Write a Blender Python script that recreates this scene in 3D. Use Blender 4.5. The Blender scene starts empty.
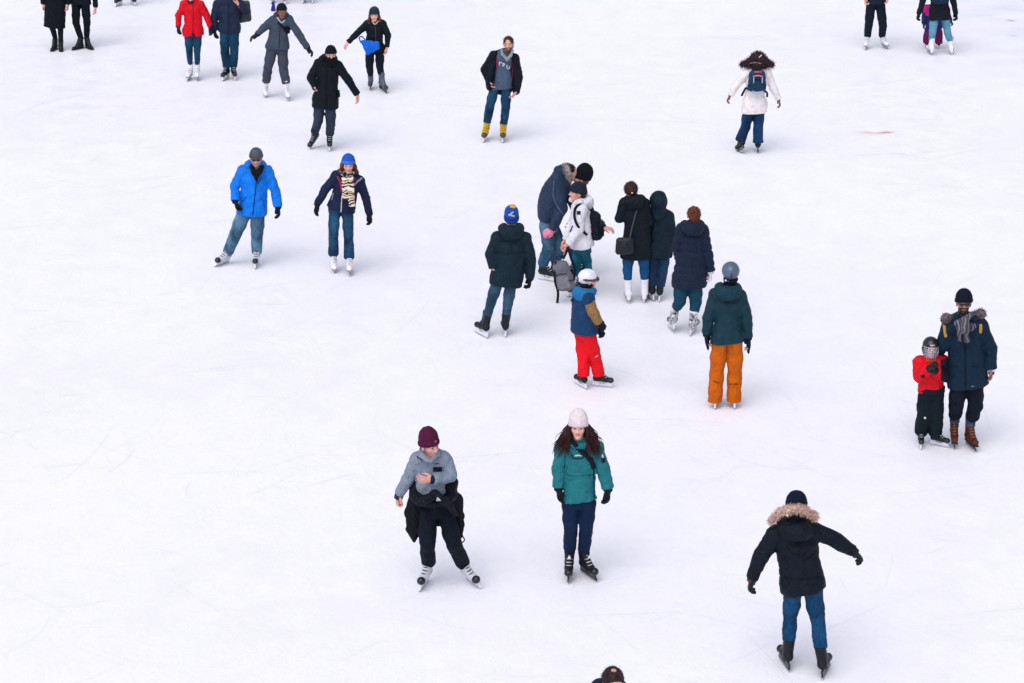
LABELS = {
 1: 'person in long black coat and black ankle boots at the top left edge',
 2: 'person in slim black trousers and black shoes, standing right of the long black coat',
 3: 'person showing only black skates with white holders at top edge, beside the black-clad pair',
 4: 'person showing only dark skates at the top edge, directly above the head in grey suit',
 5: 'person showing only two skate tips at top edge, between grey suit and blue bag skaters',
 6: 'person in bright red jacket, slim teal trousers and white skates, holding hands',
 7: 'person in navy jacket and straight teal jeans, bare hand raised to the face',
 8: 'smiling person in grey jacket and grey trousers gliding with both arms spread wide',
 9: 'person in long black coat with face covered by black neck warmer, one bare hand out',
 10: 'person in short black jacket and dark grey beanie, bright blue bag at the hip',
 11: 'bareheaded bearded person with yellow skates and open black jacket over a grey-blue hoodie',
 12: 'person seen from behind in a white coat with a dark fur hood and navy backpack',
 13: 'person in dark trousers and white skates, legs apart, upper body cut by top edge',
 14: 'person seen from behind in pale blue jeans, black jacket and white skates at top right',
 15: 'small child in pink and navy with magenta trousers, half hidden behind pale blue jeans',
 16: 'person in bright blue jacket, faded jeans, grey beanie and sunglasses, leaning into a turn',
 17: 'person in dark navy jacket with striped cream scarf and blue knit hat, one skate lifted',
 18: 'person seen from behind in dark green coat and blue knit hat with yellow top',
 19: 'person in dark blue jacket bending forward, pink glove, light jeans, face to the black hat',
 20: 'person in white jacket and charcoal beanie facing left, holding a grey backpack',
 21: 'person in round black knit hat, mostly hidden behind the white jacket, hand out right',
 22: 'person seen from behind, dark hair in a bun, black coat, blue leggings and white skates',
 23: 'person with dark green hood up, seen from behind, right beside the blue leggings',
 24: 'person seen from behind in long navy quilted coat, auburn hair, teal leggings, white glove',
 25: 'person seen from behind in orange snow trousers, dark teal jacket and grey helmet',
 26: 'child in bright red trousers and navy jacket with tan sleeves, white helmet and goggles',
 27: 'small child in red jacket and black helmet with wire face cage, arms crossed',
 28: 'tall person in dark teal parka, sunglasses, grey scarf and brown boots beside caged helmet child',
 29: 'person in grey fleece and maroon knit hat, black jacket tied around the waist',
 30: 'person in teal green jacket and white knit hat with long dark hair, black skates',
 31: 'person seen from behind in black parka with tan fur hood trim, arms out, blue jeans',
 32: 'balding person with dark hair at the bottom edge, only head and navy shoulder in frame',
}
import bpy, bmesh, math, random
import numpy as np
from mathutils import Vector, Matrix
from mathutils.bvhtree import BVHTree

scene = bpy.context.scene
COL = scene.collection
F = 2500.0
TH = math.radians(19.5)
CAMH = 10.6
CAM = np.array([0.0, 0.0, CAMH])
rad = math.radians

# ------------------------------------------------------------------ camera maths
def ray(u, v):
    a = (u - 512.0) / F; b = -(v - 341.5) / F
    fw = np.array([0, math.cos(TH), -math.sin(TH)]); up = np.array([0, math.sin(TH), math.cos(TH)])
    return fw + a * np.array([1.0, 0, 0]) + b * up
def ground(u, v):
    r = ray(u, v); t = -CAMH / r[2]
    return CAM + t * r
def on_plane(u, v, Y):
    r = ray(u, v); return CAM + r * (Y / r[1])

# ------------------------------------------------------------------ materials
def hx(s):
    s = s.lstrip('#'); o = []
    for i in (0, 2, 4):
        c = int(s[i:i+2], 16) / 255.0
        o.append(c / 12.92 if c <= .04045 else ((c + .055) / 1.055) ** 2.4)
    return (*o, 1.0)
MATS = {}
def newmat(name):
    m = bpy.data.materials.new(name); m.use_nodes = True
    nt = m.node_tree; b = nt.nodes['Principled BSDF']
    return m, nt, b
def fabric(col, kind='cloth', col2=None):
    """kind: cloth, puffer, denim, knit, fleece, leather, hair, fur, plastic, steel, snowpant, nylon"""
    key = (col, kind, col2)
    if key in MATS: return MATS[key]
    m, nt, b = newmat(kind + '_' + col.strip('#'))
    N, L = nt.nodes, nt.links
    tc = N.new('ShaderNodeTexCoord')
    c = hx(col)
    if max(c[:3]) < .05 and kind not in ('hair', 'fur', 'leather', 'plastic'): c = (c[0] * .50, c[1] * .80, c[2] * 1.08, 1)
    def mix(fac_sock, c1, c2):
        x = N.new('ShaderNodeMix'); x.data_type = 'RGBA'
        L.new(fac_sock, x.inputs[0])
        x.inputs[6].default_value = c1; x.inputs[7].default_value = c2
        return x
    def noise(scale, detail=3, stretch=None, dist=0):
        n = N.new('ShaderNodeTexNoise'); n.inputs['Scale'].default_value = scale
        n.inputs['Detail'].default_value = detail; n.inputs['Distortion'].default_value = dist
        if stretch:
            mp = N.new('ShaderNodeMapping'); mp.inputs['Scale'].default_value = stretch
            L.new(tc.outputs['Object'], mp.inputs[0]); L.new(mp.outputs[0], n.inputs['Vector'])
        else: L.new(tc.outputs['Object'], n.inputs['Vector'])
        return n
    def ramp(sock, a, z):
        r = N.new('ShaderNodeMapRange'); r.inputs[1].default_value = a; r.inputs[2].default_value = z
        L.new(sock, r.inputs[0]); return r
    lw = .72 if kind in ('denim', 'knit') and max(c[:3]) < .4 else .88
    dk = tuple(x * lw for x in c[:3]) + (1,)
    lt = tuple(min(1, x * (1.30 if lw < .8 else 1.12) + .0008) for x in c[:3]) + (1,)
    sc, lo, hi, bump, bscale, rough = 9, dk, lt, .25, 60, .8
    if kind == 'denim':
        hi = hx(col2) if col2 else tuple(min(1, x * 1.9 + .01) for x in c[:3]) + (1,)
        sc, bump, bscale, rough = 5, .35, 90, .9
    if kind == 'knit': bump, bscale, sc = .5, 80, 30
    if kind == 'fleece': bump, bscale, sc = .6, 120, 45
    if kind == 'leather': bump, bscale, rough = .15, 50, .5
    if kind == 'plastic': bump, bscale, rough = .03, 30, .28
    if kind in ('nylon', 'puffer'): rough = .62
    if kind == 'steel': bump, rough = 0.02, .3; b.inputs['Metallic'].default_value = .85
    if kind in ('hair', 'fur'):
        sc = 38; rough = .6; bump = .6; bscale = 90
        hi = hx(col2) if col2 else tuple(min(1, x * 2.2 + .006) for x in c[:3]) + (1,)
    n1 = noise(sc, 4, (1, 1, .25) if kind == 'hair' else ((1, 1, .5) if kind == 'denim' else None), .4)
    r1 = ramp(n1.outputs[0], .33, .68)
    mx = mix(r1.outputs[0], lo, hi)
    if kind == 'denim':
        n3 = noise(70, 2, (1, 1, .3)); r3 = ramp(n3.outputs[0], .3, .7)
        m2 = N.new('ShaderNodeMix'); m2.data_type = 'RGBA'; m2.blend_type = 'MULTIPLY'; m2.inputs[0].default_value = .35
        L.new(mx.outputs[2], m2.inputs[6])
        g = N.new('ShaderNodeCombineColor')
        for i in range(3): L.new(r3.outputs[0], g.inputs[i])
        L.new(g.outputs[0], m2.inputs[7]); L.new(m2.outputs[2], b.inputs['Base Color'])
    else:
        L.new(mx.outputs[2], b.inputs['Base Color'])
    n2 = noise(bscale, 3, (1, 1, .2) if kind == 'hair' else None)
    bp = N.new('ShaderNodeBump'); bp.inputs['Strength'].default_value = bump; bp.inputs['Distance'].default_value = .006
    L.new(n2.outputs[0], bp.inputs['Height'])
    if kind in ('cloth', 'nylon', 'denim', 'puffer', 'fleece', 'snowpant'):
        n4 = noise(14, 3, (1, 1, .55), 1.2)
        rr = ramp(n4.outputs[0], .25, .75)
        bq = N.new('ShaderNodeBump'); bq.inputs['Strength'].default_value = .6; bq.inputs['Distance'].default_value = .03
        L.new(rr.outputs[0], bq.inputs['Height']); L.new(bp.outputs[0], bq.inputs['Normal'])
        L.new(bq.outputs[0], b.inputs['Normal'])
    else: L.new(bp.outputs[0], b.inputs['Normal'])
    b.inputs['Roughness'].default_value = rough
    b.inputs['Specular IOR Level'].default_value = .5 if kind in ('plastic', 'steel') else (.25 if kind == 'leather' else .16)
    MATS[key] = m
    return m
def skinmat():
    if 'skin' in MATS: return MATS['skin']
    m, nt, b = newmat('skin'); N, L = nt.nodes, nt.links
    a = N.new('ShaderNodeVertexColor'); a.layer_name = 'Col'
    n = N.new('ShaderNodeTexNoise'); n.inputs['Scale'].default_value = 60
    tc = N.new('ShaderNodeTexCoord'); L.new(tc.outputs['Object'], n.inputs['Vector'])
    r = N.new('ShaderNodeMapRange'); r.inputs[3].default_value = .85; r.inputs[4].default_value = 1.15
    L.new(n.outputs[0], r.inputs[0])
    v = N.new('ShaderNodeVectorMath'); v.operation = 'SCALE'
    L.new(a.outputs[0], v.inputs[0]); L.new(r.outputs[0], v.inputs[3]); L.new(v.outputs[0], b.inputs['Base Color'])
    b.inputs['Roughness'].default_value = .5
    b.inputs['Subsurface Weight'].default_value = .0
    MATS['skin'] = m; return m
def striped(cols, scale, name, axis=2):
    if name in MATS: return MATS[name]
    m, nt, b = newmat(name); N, L = nt.nodes, nt.links
    tc = N.new('ShaderNodeTexCoord'); sp = N.new('ShaderNodeSeparateXYZ')
    n = N.new('ShaderNodeTexNoise'); n.inputs['Scale'].default_value = 9
    L.new(tc.outputs['Object'], n.inputs['Vector'])
    L.new(tc.outputs['Object'], sp.inputs[0])
    ma = N.new('ShaderNodeMath'); ma.operation = 'MULTIPLY_ADD'; ma.inputs[1].default_value = scale
    L.new(sp.outputs[axis], ma.inputs[0]); 
    mb = N.new('ShaderNodeMath'); mb.operation = 'MULTIPLY'; mb.inputs[1].default_value = 1.3
    L.new(n.outputs[0], mb.inputs[0]); L.new(mb.outputs[0], ma.inputs[2])
    fr = N.new('ShaderNodeMath'); fr.operation = 'FRACT'; L.new(ma.outputs[0], fr.inputs[0])
    cr = N.new('ShaderNodeValToRGB'); cr.color_ramp.interpolation = 'CONSTANT'
    els = cr.color_ramp.elements
    for i, (p, c) in enumerate(cols):
        e = els[i] if i < 2 else els.new(p)
        e.position = p; e.color = hx(c)
    L.new(fr.outputs[0], cr.inputs[0]); L.new(cr.outputs[0], b.inputs['Base Color'])
    b.inputs['Roughness'].default_value = .9
    MATS[name] = m; return m

# ------------------------------------------------------------------ implicit surfaces
def V(*a): return np.array(a, dtype=float)
def nrm(a): a = np.asarray(a, float); return a / (np.linalg.norm(a) + 1e-12)
class Field:
    def __init__(s, h=.012): s.h = h; s.pr = []
    def seg(s, A, B, ra, rb, side=None, flat=1.0, cap=None, k=.02, q=None, op='u'):
        A = V(*A); B = V(*B)
        if np.linalg.norm(B - A) < 1e-5: B = A + V(0, 0, 1e-4)
        R = max(ra, rb) * max(1, flat) + (q[0] if q else 0)
        lo = np.minimum(A, B) - R - k - 2 * s.h; hi = np.maximum(A, B) + R + k + 2 * s.h
        s.pr.append(('s', A, B, ra, rb, None if side is None else V(*side), flat, cap, k, q, op, lo, hi))
    def ell(s, C, R, M=None, k=.02, op='u'):
        C = V(*C); R = V(*R); m = max(R)
        s.pr.append(('e', C, R, np.eye(3) if M is None else np.asarray(M), None, None, None, None, k, None, op, C - m - k - 2 * s.h, C + m + k + 2 * s.h))
    def chain(s, pts, rs, **kw):
        for i in range(len(pts) - 1): s.seg(pts[i], pts[i+1], rs[i], rs[i+1], **kw)
    def bake(s, disp=0.0, seed=0, freq=28.0, spacing=None, cuts=None):
        adds = [p for p in s.pr if p[10] == 'u']
        lo = np.min([p[11] for p in adds], 0); hi = np.max([p[12] for p in adds], 0)
        h = s.h; n = np.ceil((hi - lo) / h).astype(int) + 2
        X = (lo[0] + h * np.arange(n[0])).astype(np.float32); Y = (lo[1] + h * np.arange(n[1])).astype(np.float32); Z = (lo[2] + h * np.arange(n[2])).astype(np.float32)
        G = np.full(n, .3, np.float32)
        for p in s.pr:
            i0 = np.clip(((p[11] - lo) / h).astype(int), 0, n); i1 = np.clip(((p[12] - lo) / h).astype(int) + 2, 0, n)
            if np.any(i1 <= i0): continue
            x = X[i0[0]:i1[0], None, None]; y = Y[None, i0[1]:i1[1], None]; z = Z[None, None, i0[2]:i1[2]]
            if p[0] == 'p':
                d = (x - p[1][0]) * p[2][0] + (y - p[1][1]) * p[2][1] + (z - p[1][2]) * p[2][2]
                S = G[i0[0]:i1[0], i0[1]:i1[1], i0[2]:i1[2]]; S[...] = np.maximum(S, d); continue
            if p[0] == 's':
                A, B, ra, rb, side, flat, cap, k, q = p[1:10]
                AB = B - A; L = np.linalg.norm(AB); w = AB / L
                px, py, pz = x - A[0], y - A[1], z - A[2]
                t = (px * w[0] + py * w[1] + pz * w[2])
                tc = np.clip(t, 0, L)
                r = ra + (rb - ra) * (tc / L)
                if q: r = r + q[0] * (np.abs(np.sin(np.pi * (tc + q[2]) / q[1])) ** .6 - .5)
                qa = t - tc
                if side is None: sd = np.cross(w, [0, 1, 0.13]); 
                else: sd = side - np.dot(side, w) * w
                sd = nrm(sd); nn = np.cross(w, sd)
                qs = px * sd[0] + py * sd[1] + pz * sd[2]; qn = (px * nn[0] + py * nn[1] + pz * nn[2])
                cf = 1.0 if cap is None else r / cap
                rho = np.sqrt(qs ** 2 + (qn / flat) ** 2 + (qa * cf) ** 2)
                g = (rho - r) * (flat ** .5 if flat < 1 else 1)
            else:
                C, R, M = p[1:4]; k = p[8]
                px, py, pz = x - C[0], y - C[1], z - C[2]
                g2 = 0; 
                for j in range(3):
                    c = (px * M[0, j] + py * M[1, j] + pz * M[2, j]) / R[j]; g2 = g2 + c * c
                g = (np.sqrt(g2) - 1) * (R.min() + R.mean()) * .5
            S = G[i0[0]:i1[0], i0[1]:i1[1], i0[2]:i1[2]]
            if p[10] == 'u':
                hh = np.maximum(k - np.abs(S - g), 0) / max(k, 1e-6)
                S[...] = np.minimum(S, g) - hh * hh * k * .25
            else:
                g = -g; hh = np.maximum(k - np.abs(S - g), 0) / max(k, 1e-6)
                S[...] = np.maximum(S, g) + hh * hh * k * .25
        if cuts:
            for (pt, nv) in cuts:   # remove the side nv points to
                d = (X[:, None, None] - pt[0]) * nv[0] + (Y[None, :, None] - pt[1]) * nv[1] + (Z[None, None, :] - pt[2]) * nv[2]
                G = np.maximum(G, d.astype(np.float32))
        if disp:
            rs = np.random.RandomState(seed)
            x = X[:, None, None]; y = Y[None, :, None]; z = Z[None, None, :]
            D = 0
            for o in range(4):
                f = freq * (.62, 1.07, 1.9, 3.1)[o]; kk = rs.randn(3) * V(.55, .55, 1.0); kk = kk / np.linalg.norm(kk) * f
                k2 = rs.randn(3); k2 = k2 / np.linalg.norm(k2) * f * .7
                D = D + (1 - 2 * np.abs(np.sin(kk[0] * x + kk[1] * y + kk[2] * z + rs.rand() * 6 + 1.6 * np.sin(k2[0] * x + k2[1] * y + k2[2] * z)))) / (1 + 1.1 * o)
            G = G + (disp * .5 * D).astype(np.float32)
        return surfnet(G, lo, h)
def surfnet(G, lo, h):
    I = G < 0
    c = I.astype(np.uint8)
    S = np.zeros(tuple(np.array(G.shape) - 1), np.uint8)
    for a in (0, 1):
        for b in (0, 1):
            for d in (0, 1):
                S += c[a:a + S.shape[0], b:b + S.shape[1], d:d + S.shape[2]]
    act = (S > 0) & (S < 8)
    idx = np.argwhere(act)
    if len(idx) == 0: return np.zeros((0, 3)), np.zeros((0, 4), int)
    num = np.full(S.shape, -1, np.int64); num[act] = np.arange(len(idx))
    acc = np.zeros((len(idx), 3)); cnt = np.zeros(len(idx))
    i, j, k = idx.T
    cor = [(a, b, d) for a in (0, 1) for b in (0, 1) for d in (0, 1)]
    val = {q: G[i + q[0], j + q[1], k + q[2]].astype(float) for q in cor}
    for q in cor:
        for ax in range(3):
            if q[ax] == 0:
                q2 = list(q); q2[ax] = 1; q2 = tuple(q2)
                va, vb = val[q], val[q2]; m = (va < 0) != (vb < 0)
                t = np.where(m, va / np.where(m, va - vb, 1), 0)
                pt = np.tile(np.array(q, float), (len(idx), 1)); pt[:, ax] += t
                acc[m] += pt[m]; cnt[m] += 1
    vt = lo + h * (idx + acc / cnt[:, None])
    faces = []
    for ax in range(3):
        sl0 = [slice(None)] * 3; sl1 = [slice(None)] * 3
        sl0[ax] = slice(0, -1); sl1[ax] = slice(1, None)
        A = I[tuple(sl0)]; B = I[tuple(sl1)]
        e = np.argwhere(A != B)
        o1, o2 = (ax + 1) % 3, (ax + 2) % 3
        ok = (e[:, o1] > 0) & (e[:, o2] > 0) & (e[:, o1] < S.shape[o1]) & (e[:, o2] < S.shape[o2]) & (e[:, ax] < S.shape[ax])
        e = e[ok]; ins = A[tuple(e.T)]
        def cell(d1, d2):
            f = e.copy(); f[:, o1] -= d1; f[:, o2] -= d2; return num[tuple(f.T)]
        q = np.stack([cell(0, 0), cell(1, 0), cell(1, 1), cell(0, 1)], 1)
        q[~ins] = q[~ins][:, ::-1]
        faces.append(q)
    fc = np.concatenate(faces)
    fc = fc[(fc >= 0).all(1)]
    return vt, fc

def make_mesh(name, parts, mat, parent=None, cols=None, smooth=True, relax=0):
    """parts: list of (verts, faces) joined into ONE mesh object"""
    vs, fs, o = [], [], 0
    for v, f in parts:
        vs.append(np.asarray(v, float).reshape(-1, 3)); fs += [[int(i) + o for i in q] for q in f]; o += len(v)
    vs = np.concatenate(vs) if vs else np.zeros((0, 3))
    me = bpy.data.meshes.new(name)
    me.from_pydata(vs.tolist(), [], fs); me.update()
    if smooth: me.polygons.foreach_set('use_smooth', [True] * len(me.polygons))
    if cols is not None:
        ca = me.color_attributes.new('Col', 'FLOAT_COLOR', 'POINT')
        cc = np.concatenate(cols); cc = np.concatenate([cc, np.ones((len(cc), 1))], 1)
        ca.data.foreach_set('color', cc.ravel())
    if mat: me.materials.append(mat)
    ob = bpy.data.objects.new(name, me); COL.objects.link(ob)
    if parent: ob.parent = parent
    return ob
def tube(pts, r, n=8, flat=1.0):
    pts = [V(*p) for p in pts]; vs, fs = [], []
    m = len(pts); up = V(0, -1, .3)
    for i, p in enumerate(pts):
        t = nrm(pts[min(i+1, m-1)] - pts[max(i-1, 0)])
        a = np.cross(t, up); a = nrm(a if np.linalg.norm(a) > 1e-3 else np.cross(t, V(1, 0, 0))); b = np.cross(t, a)
        rr = r[i] if hasattr(r, '__len__') else r
        for k in range(n):
            an = 2 * math.pi * k / n; vs.append(p + rr * (math.cos(an) * a + flat * math.sin(an) * b))
    for i in range(m - 1):
        for k in range(n):
            fs.append([i*n+k, i*n+(k+1) % n, (i+1)*n+(k+1) % n, (i+1)*n+k])
    fs.append(list(range(n))[::-1]); fs.append([(m-1)*n+k for k in range(n)])
    return np.array(vs), fs
def box(c, s, M=None, bev=.0):
    """rounded slab: chamfered box"""
    bm = bmesh.new(); bmesh.ops.create_cube(bm, size=1)
    for v in bm.verts: v.co = Vector((v.co.x * s[0], v.co.y * s[1], v.co.z * s[2]))
    if bev: bmesh.ops.bevel(bm, geom=bm.edges[:], offset=bev, segments=2, affect='EDGES', profile=.6)
    bm.verts.ensure_lookup_table()
    vs = np.array([v.co[:] for v in bm.verts]); fs = [[v.index for v in f.verts] for f in bm.faces]; bm.free()
    if M is not None: vs = vs @ np.asarray(M).T
    return vs + V(*c), fs
def prism(poly, th, axis=0):
    """polygon in the two other axes, extruded by th along axis"""
    n = len(poly); vs = []
    for s in (-th / 2, th / 2):
        for (a, b) in poly:
            p = [a, b]; p.insert(axis, s); vs.append(p)
    fs = [list(range(n))[::-1], list(range(n, 2*n))] + [[i, (i+1) % n, n+(i+1) % n, n+i] for i in range(n)]
    return np.array(vs), fs
def spikes(v, f, n, length, width, seed=0, droop=0.3, sel=None):
    """n thin curved tufts standing on the surface (v,f)"""
    rs = np.random.RandomState(seed); f = np.asarray(f)
    P0 = v[f[:, 0]]; P1 = v[f[:, 1]]; P2 = v[f[:, 2]]; P3 = v[f[:, 3]]
    nn = np.cross(P1 - P0, P3 - P0); ar = np.linalg.norm(nn, axis=1); nn = nn / (ar[:, None] + 1e-12)
    c = (P0 + P1 + P2 + P3) / 4
    w = ar.copy()
    if sel is not None: w = w * sel(c)
    w = w / w.sum(); ii = rs.choice(len(f), n, p=w)
    vs, fs = [], []
    for i in ii:
        base = c[i] + rs.randn(3) * .004; d = nrm(nn[i] + .45 * rs.randn(3)); L = length * (.55 + .8 * rs.rand())
        s = nrm(np.cross(d, rs.randn(3))) * width
        mid = base + d * L * .55; tip = base + d * L + V(0, 0, -droop * L)
        o = len(vs); vs += [base - s, base + s, mid + s * .7, mid - s * .7, tip]
        fs += [[o, o+1, o+2, o+3], [o+3, o+2, o+4]]
    return np.array(vs), fs
def xf(vf, M, o):
    v, f = vf; M = np.asarray(M)
    f2 = f if np.linalg.det(M) > 0 else [list(q)[::-1] for q in f]
    return v @ M.T + V(*o), f2
# ------------------------------------------------------------------ body pieces in local frames
HEAD = {}
def head_mesh(kind):
    """local frame: x across, y forward, z up, origin between the ears"""
    if kind in HEAD: return HEAD[kind]
    fem = kind.startswith('f')
    f = Field(.0052)
    f.ell((0, -.012, .035), (.073, .092, .083), k=.01)
    f.ell((0, .025, -.048), (.050 if fem else .055, .060, .068), k=.035)
    for s in (-1, 1):
        f.ell((s * .036, .052, -.018), (.026, .032, .03), k=.02)
        f.ell((s * .075, -.006, -.008), (.010, .020, .031), k=.006)
    f.seg((-.042, .074, .032), (.042, .074, .032), .013, .013, k=.015)
    f.ell((0, .068, -.088), (.022, .022, .018), k=.02)
    for s in (-1, 1): f.ell((s * .031, .098, .012), (.018, .016, .012), k=.01, op='s')
    f.seg((0, .084, .012), (0, .106, -.024), .008, .0125, k=.01)
    for s in (-1, 1): f.ell((s * .012, .096, -.027), (.009, .012, .008), k=.006)
    f.ell((0, .084, -.050), (.024, .012, .006), k=.006); f.ell((0, .083, -.060), (.020, .012, .006), k=.005)
    for s in (-1, 1): f.ell((s * .031, .082, .012), (.013, .011, .011), k=.003)
    f.seg((0, -.03, -.04), (0, -.035, -.14), .052 if fem else .058, .052 if fem else .06, k=.02)
    HEAD[kind] = f.bake(); return HEAD[kind]
def head_cols(v, skin, lip, brow, beard=None, hairc=None):
    c = np.tile(V(*hx(skin)[:3]), (len(v), 1)); x, y, z = v.T
    ax = np.abs(x)
    m = (y > .07) & (ax < .024) & (z > -.068) & (z < -.044); c[m] = np.array(hx(lip)[:3]) * .45 + V(*hx(skin)[:3]) * .50
    m = (y > .06) & (ax < .062) & (z > -.04) & (z < 0) & (ax > .03); c[m] = c[m] * V(1.0, .86, .84)
    if beard:
        m = (z < -.03 - .25 * np.maximum(0, ax - .03)) & (y > -.02) & ~((y > .07) & (ax < .022) & (z > -.066) & (z < -.044)) & ((z < -.062) | (ax > .026) | (z > -.046))
        c[m] = np.array(hx(beard)[:3])
    m = (y > .055) & (ax > .014) & (ax < .05) & (np.abs(z - .034 + .1 * (ax - .03)) < .006); c[m] = hx(brow)[:3]
    m = (y > .06) & (((ax - .031) / .014) ** 2 + ((z - .012) / .008) ** 2 < 1); c[m] = V(.32, .30, .30)
    m = (y > .06) & (((ax - .031) / .008) ** 2 + ((z - .012) / .008) ** 2 < 1); c[m] = V(.012, .008, .006)
    return c
HANDS = {}
def hand_mesh(curl, fat=0.0, mitten=False):
    """x thumb side, y towards the fingertips, z out of the palm"""
    key = (curl, fat, mitten)
    if key in HANDS: return HANDS[key]
    f = Field(.0052 if fat else .0045)
    f.seg((0, -.035, 0), (0, .02, 0), .027 + fat, .030 + fat, side=(1, 0, 0), flat=.8, k=.01)
    f.seg((0, .018, 0), (-.002, .078, .002), .036 + fat, .041 + fat, side=(1, 0, 0), flat=.38 + 8 * fat, k=.012)
    if mitten:
        f.seg((0, .07, 0), (0, .155, .03 * curl), .043, .030, side=(1, 0, 0), flat=.5, k=.02)
    else:
        for i, Lf in enumerate((.072, .081, .075, .058)):
            b = V(.031 - .0205 * i, .082 - .004 * abs(i - 1), 0); a = .12 + .35 * curl; r = .0098 + fat * .75
            dx = (.10, .02, -.05, -.13)[i]
            for j, fr in enumerate((.45, .32, .26)):
                e = b + Lf * fr * V(dx, math.cos(a), math.sin(a))
                f.seg(b, e, r, r * .9, k=.002); b = e; r *= .9; a += (.30 + .75 * curl)
    t0 = V(.026, .015, .006); t1 = V(.050, .048, .016 + .008 * curl); t2 = V(.055 - .012 * curl, .078, .022 + .02 * curl)
    f.seg(t0, t1, .014 + fat, .012 + fat, k=.01); f.seg(t1, t2, .0115 + fat, .0095 + fat * .8, k=.003)
    HANDS[key] = f.bake(); return HANDS[key]

# ------------------------------------------------------------------ skates
SK = {}
def skate_geo(style):
    if style in SK: return SK[style]
    f = Field(.0065); out = {}
    if style == 'shoe':
        f.seg((0, -.07, .045), (0, .10, .032), .040, .036, side=(1, 0, 0), flat=.85, k=.01)
        f.seg((0, -.055, .05), (0, -.06, .185), .042, .046, k=.02, cap=.01)
        f.seg((0, .02, .07), (0, -.03, .14), .034, .036, k=.03)
        out['boot'] = f.bake()
        g = Field(.0065); g.seg((0, -.085, .012), (0, .115, .012), .043, .040, side=(1, 0, 0), flat=.3, cap=.035, k=.01)
        out['sole'] = g.bake()
    else:
        z0 = .075 if style == 'hockey' else .07
        top = .275 if style == 'hockey' else .29
        f.seg((0, -.085, z0 + .045), (0, .095, z0 + .032), .040, .035, side=(1, 0, 0), flat=.95, k=.01)
        f.seg((0, -.07, z0 + .05), (0, -.065, top), .041, .049, k=.02, cap=.012)
        f.seg((0, .03, z0 + .05), (0, -.03, z0 + .12), .034, .038, k=.03)
        if style == 'figure': f.seg((0, -.10, z0 + .01), (0, -.10, z0 - .015), .026, .024, k=.01, cap=.01)
        if style == 'hockey': f.seg((0, -.02, top - .05), (0, -.012, top + .035), .034, .034, side=(1, 0, 0), flat=.45, k=.02, cap=.01)
        f.seg((0, -.065, top - .06), (0, -.065, top + .10), .036, .036, op='s', k=.004)
        out['boot'] = f.bake(cuts=[((0, 0, z0), (0, 0, -1))] if style == 'hockey' else None)
        c = Field(.006); c.ell((0, .108, z0 + .030), (.040, .042, .037)); out['toe_cap'] = c.bake(cuts=[((0, 0, z0 + .002), (0, 0, -1))])
        lace = []
        for i in range(5):
            t = i / 4; y = .055 - .085 * t; z = z0 + .078 + .09 * t
            w = .026
            lace.append(tube([(-w, y - .012, z - .006), (0, y + .012, z + .006), (w, y - .012, z - .006)], .0042, 6))
        out['laces'] = lace
        poly = [(-.135, .004), (-.12, 0), (.11, 0), (.14, .012), (.145, .026), (-.135, .026)]
        out['blade'] = prism(poly, .0045)
        if style == 'hockey':
            h1 = [(-.135, .024), (.14, .024), (.125, .045), (.12, z0 + .003), (.055, z0 + .003), (.035, .05), (-.03, .05), (-.05, z0 + .003), (-.125, z0 + .003), (-.13, .05)]
            out['holder'] = prism(h1, .017)
        else:
            h1 = [(-.13, .024), (.13, .024), (.125, .034), (.09, .042), (.085, z0 + .004), (.05, z0 + .004), (.045, .04), (-.07, .04), (-.075, z0 - .018), (-.115, z0 - .018), (-.12, .04)]
            out['holder'] = prism(h1, .009)
            out['sole'] = box((0, 0.01, z0 - .002), (.066, .235, .014), bev=.006)
    SK[style] = out; return out
SKC = {  # style, boot, toe, laces, holder
 'black': ('hockey', ('#16181f', 'leather'), ('#101218', 'plastic'), ('#c9ccd6', 'cloth'), ('#d9dae4', 'plastic')),
 'blackall': ('hockey', ('#12151d', 'leather'), ('#0d0f15', 'plastic'), ('#d4d6de', 'cloth'), ('#191b22', 'plastic')),
 'whiteblack': ('hockey', ('#c9c7d2', 'leather'), ('#12131e', 'plastic'), ('#2b2d38', 'cloth'), ('#dcdde6', 'plastic')),
 'mixed': ('hockey', ('#1b1b22', 'fur', '#e0dee6'), ('#16161d', 'plastic'), ('#1d1d26', 'cloth'), ('#c8cad2', 'plastic')),
 'white': ('figure', ('#e6e3ec', 'leather'), None, ('#c2c0cc', 'cloth'), ('#a9acb8', 'steel')),
 'yellow': ('hockey', ('#c9a013', 'leather'), ('#3a3a2c', 'plastic'), ('#b08c18', 'cloth'), ('#d6d3da', 'plastic')),
 'grey': ('hockey', ('#4e5868', 'leather'), ('#262a33', 'plastic'), ('#8d95a5', 'cloth'), ('#20232c', 'plastic')),
 'brown': ('figure', ('#4c2016', 'leather'), None, ('#9a6848', 'cloth'), ('#30303a', 'steel')),
 'shoe': ('shoe', ('#14161c', 'leather'), None, None, None),
}
def rotm(yaw, pitch=0, roll=0):
    """columns: x (across), y (forward), z (up); yaw 0 faces the camera, 90 image right"""
    y, p, r = rad(yaw), rad(pitch), rad(roll)
    fw = V(math.sin(y) * math.cos(p), -math.cos(y) * math.cos(p), -math.sin(p))
    z0 = V(math.sin(y) * math.sin(p), -math.cos(y) * math.sin(p), math.cos(p))
    x0 = np.cross(fw, z0)
    x = x0 * math.cos(r) + z0 * math.sin(r); z = z0 * math.cos(r) - x0 * math.sin(r)
    return np.stack([x, fw, z], 1)
SKM = {}
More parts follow.
